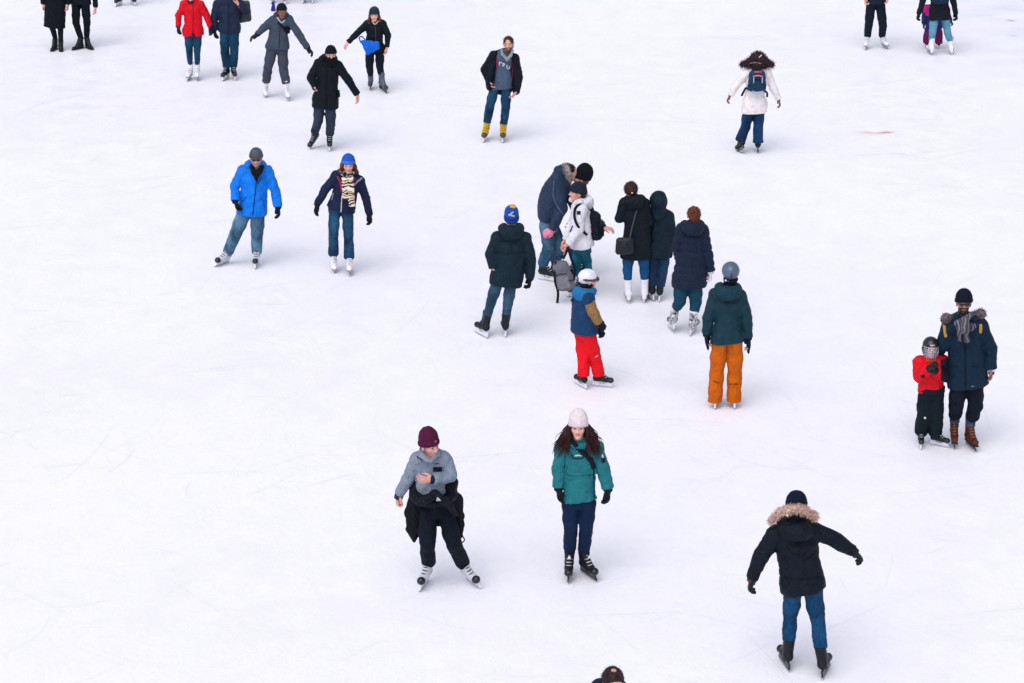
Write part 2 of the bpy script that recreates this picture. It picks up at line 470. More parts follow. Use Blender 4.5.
def put_skate(root, kind, pos, R, s):
    style, bc, tcp, lc, hc = SKC[kind]; g = skate_geo(style)
    if kind not in SKM:   # build once, parts kept as mesh data
        d = {}
        b = make_mesh('skate', [g['boot']], fabric(*bc)); d['boot'] = b.data; bpy.data.objects.remove(b)
        def keep(nm, parts, m, sm=True):
            o = make_mesh(nm, parts, m, smooth=sm); d[nm] = o.data; bpy.data.objects.remove(o)
        if 'blade' in g:
            keep('blade', [g['blade']], fabric('#b9bcc6', 'steel'), False)
            keep('blade_holder', [g['holder']], fabric(*hc), False)
            keep('laces', g['laces'], fabric(*lc))
            if tcp: keep('toe_cap', [g['toe_cap']], fabric(*tcp))
        if 'sole' in g: keep('sole', [g['sole']], fabric('#1c1c22' if kind != 'white' else '#8d8a90', 'plastic'))
        SKM[kind] = d
    d = SKM[kind]
    M = Matrix(((R * s).tolist())).to_4x4(); M.translation = Vector(pos)
    top = bpy.data.objects.new('shoe' if style == 'shoe' else 'skate', d['boot']); COL.objects.link(top)
    top.parent = root; top.matrix_local = M
    for k, me in d.items():
        if k == 'boot': continue
        o = bpy.data.objects.new(k, me); COL.objects.link(o); o.parent = top

# ------------------------------------------------------------------ a person
def catmull(P, n=4):
    P = [np.asarray(p, float) for p in P]
    if len(P) < 3: return P
    out = []
    for i in range(len(P) - 1):
        a, b, c, d = P[max(i-1, 0)], P[i], P[i+1], P[min(i+2, len(P)-1)]
        for j in range(n):
            t = j / n; out.append(.5 * ((2*b) + (c-a)*t + (2*a-5*b+4*c-d)*t*t + (3*b-a-3*c+d)*t**3))
    out.append(P[-1]); return out
class Person:
    def __init__(s, label, group=None, base=None, face=0, sk=1.0, seed=1):
        s.face = face; s.s = sk; s.seed = seed
        g = ground(*base); s.B = V(g[0], g[1], 0)
        s.root = bpy.data.objects.new('person', None); COL.objects.link(s.root)
        s.root.location = s.B; s.root.empty_display_size = .2
        s.root['label'] = LABELS.get(seed, label); s.root['category'] = 'person'; s.root['group'] = group or 'people skating on the rink'
        y = rad(face); s.fw = V(math.sin(y), -math.cos(y), 0); s.sd = V(math.cos(y), math.sin(y), 0)
        s.mesh = {}
    def P(s, u, v, d=0.0): return on_plane(u, v, s.B[1] - d) - s.B
    def ppm(s, v=None): return F / (s.B[1] * math.cos(TH) + CAMH * math.sin(TH))   # px per metre
    def add(s, name, parts, mat, parent=None, **kw):
        ob = make_mesh(name, parts, mat, parent or s.root, **kw); s.mesh[name] = ob; return ob
    # ---- feet
    def feet(s, specs, kind): s.fspec = (specs, kind)
    def _feet(s):
        specs, kind = s.fspec; s.ank = []; s.foot = []
        for i, sp in enumerate(specs):
            u, v, yaw = sp[:3]; pitch = sp[3] if len(sp) > 3 else 0; d = sp[5] if len(sp) > 5 else None
            pos = (ground(u, v) - s.B) if d is None else s.P(u, v, d)
            if d is None: pos[2] = 0.0; pos = pos + V(0, 1, 0) * .08 * math.cos(rad(yaw)) ** 2 * s.s
            R = rotm(yaw, pitch, 0); shin = s.knee[i] - pos
            roll = math.degrees(math.atan2(np.dot(shin, R[:, 0]), np.dot(shin, R[:, 2]))) * .85
            R = rotm(yaw, pitch, -roll) if np.dot(rotm(yaw, pitch, -roll)[:, 2], R[:, 0]) * roll > 0 else rotm(yaw, pitch, roll)
            if d is None: pos[2] += max(0, math.sin(rad(abs(pitch)))) * .12 * s.s
            put_skate(s.root, kind, pos, R, s.s * (1.25 if kind == 'yellow' else 1.1))
            s.ank.append(pos + R @ (V(0, -.062, .25) * s.s)); s.foot.append((pos, R))
    def legs(s, pel, knees, mat, r=(.088, .068, .060), hem=None, name='trousers', hipw=.085, disp=.007, drop=.0, kd=None, cut=0, q=None):
        """pel (u,v,d); knees [(u,v,d)]; hem radius; drop: how far trousers run down past the ankle point"""
        s.pel = s.P(*pel); s.knee = [s.P(*k) for k in knees]; s._feet()
        k = s.s; hip = [s.pel - s.sd * hipw * k, s.pel + s.sd * hipw * k]
        if abs(math.cos(rad(s.face))) > .3:
            if s.knee[0][0] > s.knee[1][0]: hip = hip[::-1]
            elif hip[0][0] > hip[1][0]: hip = hip[::-1]
        s.hip = hip
        f = Field(.011)
        for i in (0, 1):
            A, K, N = hip[i], s.knee[i], s.ank[i]
            dn = nrm(N - K); E = N + dn * drop * k
            f.seg(A * .35 + K * .65, K, (r[0] * .35 + r[1] * .65) * k, r[1] * k, k=.01, cap=None)
            rh = (hem or r[2]) * k
            M1 = K * .5 + N * .5 + np.cross(dn, s.sd) * 0
            f.seg(K, M1, r[1] * k, (r[1] * .55 + r[2] * .45) * k, k=.01, q=q)
            f.seg(M1, E, (r[1] * .55 + r[2] * .45) * k, rh, k=.01, cap=.008, q=q)
        s.tr = (f, name, mat, disp, hipw, r)
        # body underneath
        b = Field(.014); s.bf = b
        b.seg(s.pel + V(0, 0, .12 * k), s.pel + V(0, 0, .02), .09 * k, .11 * k, side=s.sd, flat=.6, k=.02, cap=.03)
        for i in (0, 1):
            b.seg(hip[i], s.knee[i], .066 * k, .042 * k, k=.01); b.seg(s.knee[i], s.ank[i], .040 * k, .028 * k, k=.01)
            pos, R = s.foot[i]
            sh = s.fspec[1] == 'shoe'; zz = .05 if sh else .12
            b.seg(s.ank[i], pos + R @ (V(0, -.060, zz) * k), .026 * k, .024 * k, k=.01); b.seg(pos + R @ (V(0, -.060, zz) * k), pos + R @ (V(0, .08, zz - .012) * k), .024 * k, .018 * k, k=.01)
    # ---- upper body
    def arms(s, sh, el, wr, tips=None):
        s.sh = [s.P(*p) for p in sh]; s.el = [s.P(*p) for p in el]; s.wr = [s.P(*p) for p in wr]
        s.tip = [None, None]
        if tips: s.tip = [None if t is None else s.P(*t) for t in tips]
        for i in (0, 1):
            if s.tip[i] is None: s.tip[i] = s.wr[i] + nrm(s.wr[i] - s.el[i]) * .18 * s.s
        s.nb = (s.sh[0] + s.sh[1]) / 2 + V(0, 0, .05 * s.s)
        s.shs = nrm(s.sh[1] - s.sh[0])
    def head(s, c, yaw=None, pitch=0, roll=0, skin='#d9a893', lip='#b5605c', brow='#3a2a22', kind='m', beard=None, hs=1.0):
        s.hc = s.P(*c); s.HR = rotm(s.face if yaw is None else yaw, pitch - 9, roll); s.hs = s.s * hs * 1.0 if s.s == 1 else (s.s * .5 + .5) * hs
        s.skin = skin
        s.hv, s.hf = head_mesh(kind); s.hcol = head_cols(s.hv, skin, lip, brow, beard)
    def H(s, x, y, z): return s.hc + s.HR @ (V(x, y, z) * s.hs)
    def hands(s, curl=(.4, .4), flip=(False, False), glove=None, gmat=None, mitten=False, thumb=None):
        """glove: per hand True/False"""
        s.handparts = []; glove = glove or (False, False)
        for i in (0, 1):
            d = nrm(s.tip[i] - s.wr[i]); inward = nrm((s.nb + V(0, 0, -.5)) - s.wr[i])
            T = s.fw if thumb is None or thumb[i] is None else V(*thumb[i]); T = T - np.dot(T, d) * d
            T = nrm(T if np.linalg.norm(T) > .2 else V(0, 0, 1) - d[2] * d)
            N = np.cross(T, d)
            if np.dot(N, inward) < 0: N = -N
            if flip[i]: N = -N
            M = np.stack([T, d, N], 1) * s.s * (1.12 if glove[i] else 1.04)
            s.handparts.append(xf(hand_mesh(curl[i]), M, s.wr[i]))
            if glove[i]:
                g = Field(.0065); vf = xf(hand_mesh(curl[i], .0085, mitten), M, s.wr[i])
                g.seg(s.wr[i] - d * .025 * s.s, s.wr[i] + d * .03 * s.s, .048 * s.s, .045 * s.s, k=.005, cap=.01)
                s.add('mitten' if mitten else 'glove', [vf, g.bake(disp=.003, seed=i)], gmat)
    def jacket(s, st, mat, arm=(.072, .062, .050), flat=.68, q=None, disp=.008, name='jacket', collar=.07, smat=None, neck=True, h=.0115, ytop=0, extra=None, freq=24, cuts=None, elbowk=.012):
        """st: (u_left, u_right, v[, d]) stations from the hem up"""
        k = s.s; f = Field(h)
        cs = abs(math.cos(rad(s.face))); sn = abs(math.sin(rad(s.face)))
        Q = []
        for t in st:
            d = t[3] if len(t) > 3 else 0
            a, b = s.P(t[0], t[2], d), s.P(t[1], t[2], d)
            W = np.linalg.norm(b - a) / 2; hw = W / math.sqrt(cs ** 2 + (flat * sn) ** 2)
            c = (a + b) / 2
            if not Q: c = c + V(0, 0, hw * (flat * cs + sn) * CAMH / s.B[1] * .85)   # the hem edge seen is the near one
            Q.append(np.append(c, hw))
        s.st = Q
        cc = catmull(Q, 3); acc = 0.0
        for i in range(len(cc) - 1):
            f.seg(cc[i][:3], cc[i+1][:3], cc[i][3], cc[i+1][3], side=s.sd, flat=flat, k=.004 if i else .0, cap=.012 if i == 0 else cc[i][3] * .5, q=q and (q[0], q[1], acc)); acc += float(np.linalg.norm(cc[i+1][:3] - cc[i][:3]))
        top = V(*cc[-1][:3])
        if hasattr(s, 'tr'):
            hw = min(.165 * k, cc[0][3] * .92 - .004); s.pelw = hw; hr = s.tr[5][0]; hem = V(*cc[0][:3])
            if s.pel[2] > hem[2] - .25:
                f.seg(s.pel + V(0, 0, .10 * k), s.pel + V(0, 0, -.02 * k), hw * .85 + .014, hw + .014, side=s.sd, flat=.72, k=.02, cap=.05)
                for i in (0, 1): f.seg(s.hip[i], s.hip[i] * .5 + s.knee[i] * .5, min(hr * k * 1.02, hw * .60) + .022, (hr * .85) * k + .020, k=.03)
            ax = nrm(V(*cc[1][:3]) - hem); f.pr.append(('p', hem - ax * .010, -ax, 0, 0, None, 0, None, .0, None, 'c', hem - 3, hem + 3))
        shr = arm[0] * k
        f.seg(top, s.nb - V(0, 0, .07 * k), cc[-1][3] * .97, .12 * k, side=s.sd, flat=flat * .95, k=.03)
        f.seg(s.sh[0], s.sh[1], shr * .98, shr * .98, k=.05)
        for i in (0, 1): f.seg(s.nb + V(0, 0, .02 * k), s.sh[i] + V(0, 0, .01 * k), .058 * k, shr * .85, k=.04)
        if neck and collar: 
            f.seg(s.nb - V(0, 0, .02), s.nb * .55 + (s.hc + s.HR @ V(0, -.03, -.08) * k) * .45 + V(0, 0, .0), .085 * k, collar * k * 1.05, k=.03, cap=.015)
        g = f if smat is None else Field(h)
        for i in (0, 1):
            qa = None if q is None else (q[0] * .7, q[1], 0)
            g.seg(s.sh[i], s.el[i], arm[0] * k, arm[1] * k, k=.02, q=qa)
            cap = .012
            g.seg(s.el[i], s.wr[i], arm[1] * k, arm[2] * k, k=elbowk, cap=None if cap is None else cap, q=qa)
            if smat is not None: f.seg(s.sh[i], s.sh[i] * .9 + s.el[i] * .1, arm[0] * k, arm[0] * k, k=.02)
        if extra: extra(f)
        s.add(name, [f.bake(disp=disp, seed=s.seed + 7, freq=freq, cuts=cuts)], mat)
        if smat is not None: s.add('sleeves', [g.bake(disp=disp, seed=s.seed + 9, freq=freq)], smat)
    def body(s):
        b = s.bf; k = s.s
        f, name, mat, disp, hipw, hr = s.tr; hw = getattr(s, 'pelw', .16 * k)
        f.seg(s.pel + V(0, 0, .10 * k), s.pel + V(0, 0, -.02 * k), hw * .85, hw, side=s.sd, flat=.70, k=.03, cap=.03)
        for i in (0, 1): f.seg(s.hip[i], s.hip[i] * .35 + s.knee[i] * .65, min(hr[0] * 1.02 * k, hw * .60), (hr[0] * .35 + hr[1] * .65) * k, k=.03)
        s.add(name, [f.bake(disp=disp * .75, seed=s.seed, freq=25)], mat)
        b.seg(s.pel + V(0, 0, .10 * k), s.nb - V(0, 0, .12 * k), .09 * k, .115 * k, side=s.sd, flat=.55, k=.03)
        b.seg(s.sh[0] * .92 + s.sh[1] * .08, s.sh[1] * .92 + s.sh[0] * .08, .045 * k, .045 * k, k=.05)
        b.seg(s.nb - V(0, 0, .12 * k), s.nb, .10 * k, .055 * k, side=s.sd, flat=.7, k=.04)
        b.seg(s.nb - V(0, 0, .02), s.H(0, -.03, -.07), .055 * k, .05 * k, k=.03)
        for i in (0, 1):
            b.seg(s.sh[i], s.el[i], .045 * k, .036 * k, k=.02); b.seg(s.el[i], s.wr[i], .036 * k, .024 * k, k=.01)
        v1, f1 = b.bake()
        parts = [(v1, f1)]; sc = V(*hx(s.skin)[:3]); cols = [np.tile(sc, (len(v1), 1))]
        parts.append((s.hv @ (s.HR * s.hs).T + s.hc, s.hf)); cols.append(s.hcol)
        for hp in s.handparts: parts.append(hp); cols.append(np.tile(sc * V(1, .93, .92), (len(hp[0]), 1)))
        s.add('body', parts, skinmat(), cols=cols)
    # ---- head wear and hair, in the head frame
    def hfield(s, h=.007): return Field(h)
    def headpart(s, name, fld, mat, disp=0, freq=60, cuts=None, tufts=None, parent=None):
        v, f = fld.bake(disp=disp, seed=s.seed, freq=freq, cuts=cuts)
        M = s.HR * s.hs; parts = [(v @ M.T + s.hc, f)]
        if tufts:
            t = spikes(v, f, *tufts); parts.append((t[0] @ M.T + s.hc, t[1]))
        return s.add(name, parts, mat, parent=parent)
    def beanie(s, mat, high=.0, band=True, low=.0, wide=0, bmat=None, slouch=0):
        f = Field(.006)
        f.ell((0, -.014 - slouch * .3, .050 + high * .5), (.090 + wide, .107 + wide, .100 + high * .5 + slouch * .2), k=.01)
        o = s.headpart('knit_hat', f, mat, disp=.003, freq=70, cuts=[((0, .09, .034 - low), nrm((0, .22, -1))), ])
        if band:
            g = Field(.006); n = 20; pts = []
            for i in range(n + 1):
                a = 2 * math.pi * i / n; y = math.cos(a)
                pts.append(V(math.sin(a) * (.086 + wide), -.014 + y * (.104 + wide), .040 - low + .022 * y - .004))
            for i in range(n): g.seg(pts[i], pts[i+1], .025, .025, side=(0, 0, 1), flat=.42, k=.004)
            s.headpart('hat_cuff', g, bmat or mat, disp=.002, freq=80)
    def hair_cap(s, mat, low=.0, back=.03, tuft=300, top=True):
        f = Field(.0065)
        if top: f.ell((0, -.022, .046), (.081, .094, .086), k=.02)
        else: f.ell((0, -.03, .02), (.080, .088, .07), k=.02)
        f.ell((0, -.055, -.01), (.070, .06, .06 + back), k=.03)
        f.ell((0, .09, -.03), (.07, .075, .085), k=.012, op='s')
        s.headpart('hair', f, mat, disp=.005, freq=70, tufts=(tuft, .025, .0022, s.seed, .4))
    def field_part(s, name, fn, mat, h=.008, disp=0, freq=40, tufts=None, cuts=None, parent=None):
        f = Field(h); fn(f); v, fc = f.bake(disp=disp, seed=s.seed + 3, freq=freq, cuts=cuts)
        parts = [(v, fc)]
        if tufts: parts.append(spikes(v, fc, *tufts))
        return s.add(name, parts, mat, parent=parent)
    # ---- details lying on a garment
    def hit(s, target, u, v):
        if not hasattr(s, 'bv'): s.bv = {}
        if target not in s.bv:
            me = s.mesh[target].data
            s.bv[target] = BVHTree.FromPolygons([x.co for x in me.vertices], [p.vertices[:] for p in me.polygons])
        r = ray(u, v); r = r / np.linalg.norm(r); o = CAM - s.B
        loc, nor, ix, dist = s.bv[target].ray_cast(Vector(o), Vector(r))
        return (None, None) if loc is None else (V(*loc), V(*nor))
    def stroke(s, target, pts, w, mat, name='seam', parent=None, flat=.5, off=.002):
        P = []
        for a, b in zip(pts[:-1], pts[1:]):
            n = max(1, int(math.hypot(b[0]-a[0], b[1]-a[1]) / 1.2))
            for i in range(n): P.append((a[0] + (b[0]-a[0])*i/n, a[1] + (b[1]-a[1])*i/n))
        P.append(pts[-1]); Q = []
        for (u, v) in P:
            l, n = s.hit(target, u, v)
            if l is not None: Q.append(l + n * off)
        if len(Q) < 2: return
        for _ in range(2):
            Q = [Q[0]] + [(Q[i-1] + 2*Q[i] + Q[i+1]) / 4 for i in range(1, len(Q)-1)] + [Q[-1]]
        s.add(name, [tube(Q, w, 6, 1.0)], mat, parent=parent or s.mesh[target])
    def patch(s, target, poly, mat, name='patch', parent=None, step=.45, off=.004, th=.004):
        us = [p[0] for p in poly]; vs = [p[1] for p in poly]
        nx = int((max(us) - min(us)) / step) + 2; ny = int((max(vs) - min(vs)) / step) + 2
        def inside(x, y):
            c = False; j = len(poly) - 1
            for i in range(len(poly)):
                if (poly[i][1] > y) != (poly[j][1] > y) and x < (poly[j][0]-poly[i][0]) * (y-poly[i][1]) / (poly[j][1]-poly[i][1]) + poly[i][0]: c = not c
                j = i
            return c
        idx = {}; vv = []; ff = []
        def get(i, j):
            if (i, j) not in idx:
                u, v = min(us) + i*step, min(vs) + j*step; l, n = s.hit(target, u, v)
                if l is None: idx[(i, j)] = -1
                else: vv.append((l, n)); idx[(i, j)] = len(vv) - 1
            return idx[(i, j)]
        for i in range(nx):
            for j in range(ny):
                if inside(min(us) + (i+.5)*step, min(vs) + (j+.5)*step):
                    q = [get(i, j), get(i, j+1), get(i+1, j+1), get(i+1, j)]
                    if min(q) >= 0: ff.append(q)
        if not ff: return
        n = len(vv); top = [l + nn*off for l, nn in vv]; bot = [l + nn*(off-th-.003) for l, nn in vv]
        ec = {}
        for q in ff:
            for a, b in zip(q, q[1:] + q[:1]): ec[(a, b)] = 1
        side = [[b, a, a+n, b+n] for (a, b) in ec if (b, a) not in ec]
        s.add(name, [(np.array(top + bot), ff + [[i+n for i in q][::-1] for q in ff] + side)], mat, parent=parent or s.mesh[target])
    def glasses(s, col='#0c0c10', lens=.02):
        f = Field(.004)
        for x in (-1, 1): f.ell((x*.032, .098, .012), (.027, .010, .020), k=.004)
        f.seg((-.01, .105, .017), (.01, .105, .017), .005, .005)
        for x in (-1, 1): f.seg((x*.055, .092, .018), (x*.080, -.005, .016), .0045, .004, k=.003)
        s.headpart('sunglasses', f, fabric(col, 'plastic'))
def thing(name, label, cat, loc, group=None):
    o = bpy.data.objects.new(name, None); COL.objects.link(o); o.location = loc; o.empty_display_size = .2
    o['label'] = label; o['category'] = cat
    if group: o['group'] = group
    return o
def local_add(root, B, name, parts, mat, parent=None, **kw):
    """parts in coordinates relative to B; root sits at its own location"""
    off = np.array(root.location) - B
    return make_mesh(name, [(v - off, f) for v, f in parts], mat, parent or root, **kw)
EXPO = 0.245
def hood_down(p, mat, w=.125, up=0.02, back=.10, tube_r=.052, h=.011, name='hood', fur=None, furr=.03, low=.04):
    k = p.s; c = p.nb + V(0, 0, (up + .02) * k)
    def fn(f):
        pts = []
        for i in range(13):
            a = rad(-125 + 250 * i / 12)
            pts.append(c + (p.sd * math.sin(a) * w * .82 - p.fw * (math.cos(a) * back) + V(0, 0, -.012 - .02 * math.cos(a))) * k)
        f.chain(pts, [tube_r * k * (.75 + .35 * math.cos(rad(-125 + 250 * i / 12) * .7)) for i in range(13)], k=.03)
        M = np.stack([p.sd, p.fw, V(0, 0, 1)], 1)
        f.ell(c - p.fw * (back + .01) * k + V(0, 0, -low * k), (w * .95 * k, .055 * k, .085 * k), M=M, k=.05)
    p.field_part(name, fn, mat, h=h, disp=.008, freq=30)
    if fur:
        def ff(f):
            pts = []
            for i in range(15):
                a = rad(-130 + 260 * i / 14)
                pts.append(c + (p.sd * math.sin(a) * (w + .02) - p.fw * (math.cos(a) * (back - .02)) + V(0, 0, .02 + .015 * math.cos(a))) * k)
            f.chain(pts, [furr * k] * 15, k=.02)
        p.field_part('fur_trim', ff, fur, h=.01, disp=.012, freq=50, tufts=(900, .035, .003, p.seed, .2))
def ring(p, mat, name='neck_warmer', r=.075, t=.035, z=.03, fwd=.01, tilt=.02, disp=.006):
    def fn(f):
        c = p.nb * .6 + p.H(0, -.02, -.09) * .4 + V(0, 0, z - .03); pts = []
        for i in range(17):
            a = 2 * math.pi * i / 16
            pts.append(c + p.sd * math.sin(a) * r * p.s + p.fw * (math.cos(a) * r * 1.05 + fwd) * p.s + V(0, 0, -tilt * math.cos(a)) * p.s)
        f.chain(pts, [t * p.s] * 17, k=.01)
    return p.field_part(name, fn, mat, h=.009, disp=disp, freq=45)
def hood_up(p, mat, fur=None, big=1.0, open_=True):
    f = Field(.008)
    f.ell((0, -.035, .03), (.118 * big, .135 * big, .140 * big), k=.03)
    f.seg((0, -.06, -.04), (0, -.07, -.15), .10 * big, .105 * big, k=.04)
    if open_: f.ell((0, .13, 0), (.082, .13, .115), k=.02, op='s')
    p.headpart('hood', f, mat, disp=.008, freq=30)
    if fur:
        g = Field(.008); pts = []
        for i in range(17):
            a = 2 * math.pi * i / 16; pts.append(V(math.sin(a) * .105, .075 + .01 * math.cos(a), .01 + math.cos(a) * .125))
        g.chain(pts, [.028] * 17, k=.01); p.headpart('fur_trim', g, fur, disp=.01, freq=60, tufts=(900, .03, .0028, p.seed, .2))
def backpack(p, c, size, R, mat, trim, label, pocket=None, name='backpack', straps=None, rest=None, group=None, extra=None):
    """c: centre in the person's frame; R columns: across, outward (away from back), up"""
    w, d, h = size; R = np.asarray(R)
    base = c - R[:, 2] * h / 2
    t = thing(name, label, 'backpack', p.B + base, group)
    A = lambda x, y, z: c + R @ V(x, y, z)
    f = Field(.008)
    f.seg(A(0, 0, -h/2 + d*.45), A(0, -.01, h/2 - d*.5), w/2, w/2 * .86, side=R[:, 0], flat=d / w, cap=d * .35, k=.02)
    local_add(t, p.B, 'pack_body', [f.bake(disp=.005, seed=4, freq=28)], mat)
    f = Field(.007)
    f.seg(A(0, d*.42, -h*.30), A(0, d*.38, h*.02), w*.37, w*.34, side=R[:, 0], flat=.30, cap=.02, k=.02)
    local_add(t, p.B, 'front_pocket', [f.bake(disp=.003, seed=5)], pocket or mat)
    local_add(t, p.B, 'top_handle', [tube([A(-.04, -d*.2, h*.49), A(-.03, -d*.2, h*.56), A(.03, -d*.2, h*.56), A(.04, -d*.2, h*.49)], .008)], trim)
    z = []
    z.append(tube([A(-w*.34, d*.52, h*.10), A(0, d*.60, h*.13), A(w*.34, d*.52, h*.10)], .006))
    local_add(t, p.B, 'zip', z, trim)
    for x in (-1, 1):
        local_add(t, p.B, 'side_strap', [tube([A(x*w*.5, 0, -h*.18), A(x*w*.47, d*.35, -h*.14), A(x*w*.36, d*.52, -h*.12)], .007)], trim)
    for st in (straps or []):
        local_add(t, p.B, 'shoulder_strap', [tube(catmull(st, 5), .017, 8, .45)], trim)
    if extra: extra(t, A)
    return t
def bag(p, name, label, corners, th, mat, strapmat=None, straps=(), sr=.008, flap=None, group=None):
    """soft bag from 3D corner points (front face polygon) with thickness th along view of the wearer"""
    cs = [V(*c) for c in corners]; cen = sum(cs) / len(cs); low = min(c[2] for c in cs)
    t = thing(name, label, 'bag', p.B + V(cen[0], cen[1], low), group)
    f = Field(.008)
    n = len(cs)
    for i in range(n):
        f.seg(cs[i] * .86 + cen * .14, cs[(i+1) % n] * .86 + cen * .14, th * .5, th * .5, k=.02)
        f.seg(cs[i] * .6 + cen * .4, cen, th * .55, th * .6, k=.04)
        m = (cs[i] + cs[(i+1) % n]) / 2; f.seg(m * .75 + cen * .25, cen, th * .55, th * .6, k=.04)
    local_add(t, p.B, 'bag_body', [f.bake(disp=.005, seed=3)], mat)
    for s_ in straps: local_add(t, p.B, 'strap', [tube(catmull(s_, 5), sr, 8, .6)], strapmat or mat)
    return t
def long_hair(p, mat, strands=90, spread=.12, length=.33, wave=.02, seed=3, side_only=True, r=.009, anch=None):
    """wavy locks from the temples and nape down over the shoulders"""
    rs = np.random.RandomState(seed); parts = []
    f = Field(.007); f.ell((0, -.03, .03), (.084, .092, .085), k=.02); f.ell((0, -.05, -.07), (.095, .045, .11), k=.03); f.ell((0, .09, -.03), (.066, .085, .09), k=.012, op='s')
    v, fc = f.bake(disp=.005, seed=seed, freq=60); parts.append((v @ (p.HR * p.hs).T + p.hc, fc))
    for i in range(strands):
        sgn = 1 if i % 2 else -1; a = rs.rand()
        st = p.H(sgn * (.070 + .012 * rs.rand()), .045 - .115 * a, .02 - .03 * rs.rand())
        ln = length * (.65 + .5 * rs.rand()); ph = rs.rand() * 6; out = spread * (1.2 * rs.rand() + .03)
        X = p.HR[:, 0] * sgn; Y = p.fw; pts = []
        for j in range(9):
            t = j / 8
            q = st + X * (out * t ** .8) + V(0, 0, -1) * ln * t * (1 - .15 * (1 - t)) + Y * (.05 * t * (1 - a) - .02 * a)
            q = q + X * wave * math.sin(ph + t * 9) * t + Y * wave * math.cos(ph + t * 8) * t
            pts.append(q)
        parts.append(tube(pts, [r * (1 - .1 * j) * (.7 + .5 * rs.rand() * 0 + .3) for j in range(9)], 5))
    p.add('hair', parts, mat)

# ================================================================== ground
def build_ice():
    me = bpy.data.meshes.new('ice_rink')
    X = 1500; me.from_pydata([(-X, -300, 0), (X, -300, 0), (X, 3000, 0), (-X, 3000, 0)], [], [(0, 1, 2, 3)])
    ob = bpy.data.objects.new('ice_rink', me); COL.objects.link(ob); ob['kind'] = 'structure'
    m, nt, b = newmat('ice'); N, L = nt.nodes, nt.links; me.materials.append(m)
    tc = N.new('ShaderNodeTexCoord')
    def noise(scale, det=4, st=None, dist=0, rot=0):
        n = N.new('ShaderNodeTexNoise'); n.inputs['Scale'].default_value = scale; n.inputs['Detail'].default_value = det; n.inputs['Distortion'].default_value = dist
        mp = N.new('ShaderNodeMapping'); mp.inputs['Scale'].default_value = st or (1, 1, 1); mp.inputs['Rotation'].default_value = (0, 0, rot)
        L.new(tc.outputs['Object'], mp.inputs[0]); L.new(mp.outputs[0], n.inputs['Vector']); return n
    def rng(s, a, z, lo=0, hi=1):
        r = N.new('ShaderNodeMapRange'); L.new(s, r.inputs[0])
        for i, q in enumerate((a, z, lo, hi)): r.inputs[i+1].default_value = q
        return r.outputs[0]
    def mul(a, c):
        x = N.new('ShaderNodeMath'); x.operation = 'MULTIPLY'; L.new(a, x.inputs[0]); 
        if isinstance(c, float): x.inputs[1].default_value = c
        else: L.new(c, x.inputs[1])
        return x.outputs[0]
    def mixc(fac, a, c):
        x = N.new('ShaderNodeMix'); x.data_type = 'RGBA'; L.new(fac, x.inputs[0])
        if isinstance(a, tuple): x.inputs[6].default_value = a
        else: L.new(a, x.inputs[6])
        x.inputs[7].default_value = c; return x.outputs[2]
    big = rng(noise(.16, 3, None, .6).outputs[0], .35, .65)
    c = mixc(big, ICE_A, ICE_B)
    snow = rng(noise(1.6, 6, (1, .8, 1), 1.0).outputs[0], .42, .72, 0, .7)
    c = mixc(snow, c, ICE_C)
    fine = rng(noise(9, 5, (1, .55, 1), 1.4).outputs[0], .40, .66, 0, .30)
    c = mixc(fine, c, (.81, .805, .90, 1))
    # stains that belong to the ice: red smear and a few dull scuffs
    def blot(u0, v0, u1, v1, wid, col, amt, scn, thr=(.40, .62)):
        nonlocal c
        a, e = ground(u0, v0), ground(u1, v1); cen = (a + e) / 2; ln = np.linalg.norm(e - a) / 2; an = math.atan2(e[1] - a[1], e[0] - a[0])
        mp = N.new('ShaderNodeMapping'); mp.vector_type = 'TEXTURE'
        mp.inputs['Location'].default_value = (cen[0], cen[1], 0); mp.inputs['Rotation'].default_value = (0, 0, an); mp.inputs['Scale'].default_value = (ln, wid, 1)
        L.new(tc.outputs['Object'], mp.inputs[0])
        gr = N.new('ShaderNodeVectorMath'); gr.operation = 'LENGTH'; L.new(mp.outputs[0], gr.inputs[0])
        f = rng(gr.outputs['Value'], .25, 1.0, 1, 0)
        n = rng(noise(scn, 5, (.35, 1, 1), .5, -an).outputs[0], thr[0], thr[1])
        c = mixc(mul(mul(f, n), amt), c, col)
    blot(851, 133, 899, 132, .20, hx('#e0a0a8'), .8, 7.0)
    blot(872, 133.5, 897, 131.8, .07, hx('#b8647a'), .9, 9.0, (.35, .5))
    blot(1004, 20, 1018, 21, .10, hx('#8890a0'), .8, 6.0, (.3, .5)); blot(1005, 35.5, 1020, 36, .08, hx('#9aa2b4'), .7, 6.0, (.3, .5))
    blot(940, 20, 1080, 10, 4.5, hx('#c9cddf'), .45, .9)
    blot(960, 60, 1060, 70, 2.2, hx('#ccd0e2'), .35, 1.2)
    L.new(c, b.inputs['Base Color'])
    b.inputs['Roughness'].default_value = .5; b.inputs['Specular IOR Level'].default_value = .25
    L.new(rng(noise(2.2, 4).outputs[0], .35, .65, .38, .65), b.inputs['Roughness'])
    b1 = N.new('ShaderNodeBump'); b1.inputs['Strength'].default_value = .30; b1.inputs['Distance'].default_value = .02
    L.new(noise(14, 5, (1, .8, 1), 1.0).outputs[0], b1.inputs['Height'])
    b3 = N.new('ShaderNodeBump'); b3.inputs['Strength'].default_value = .15; b3.inputs['Distance'].default_value = .06
    L.new(noise(1.5, 4, None, 1.0).outputs[0], b3.inputs['Height']); L.new(b1.outputs[0], b3.inputs['Normal'])
    L.new(b3.outputs[0], b.inputs['Normal'])
ICE_A, ICE_B, ICE_C, ICE_D = (.855, .84, .925, 1), (.89, .88, .955, 1), (.90, .895, .955, 1), (.66, .67, .80, 1)
build_ice()
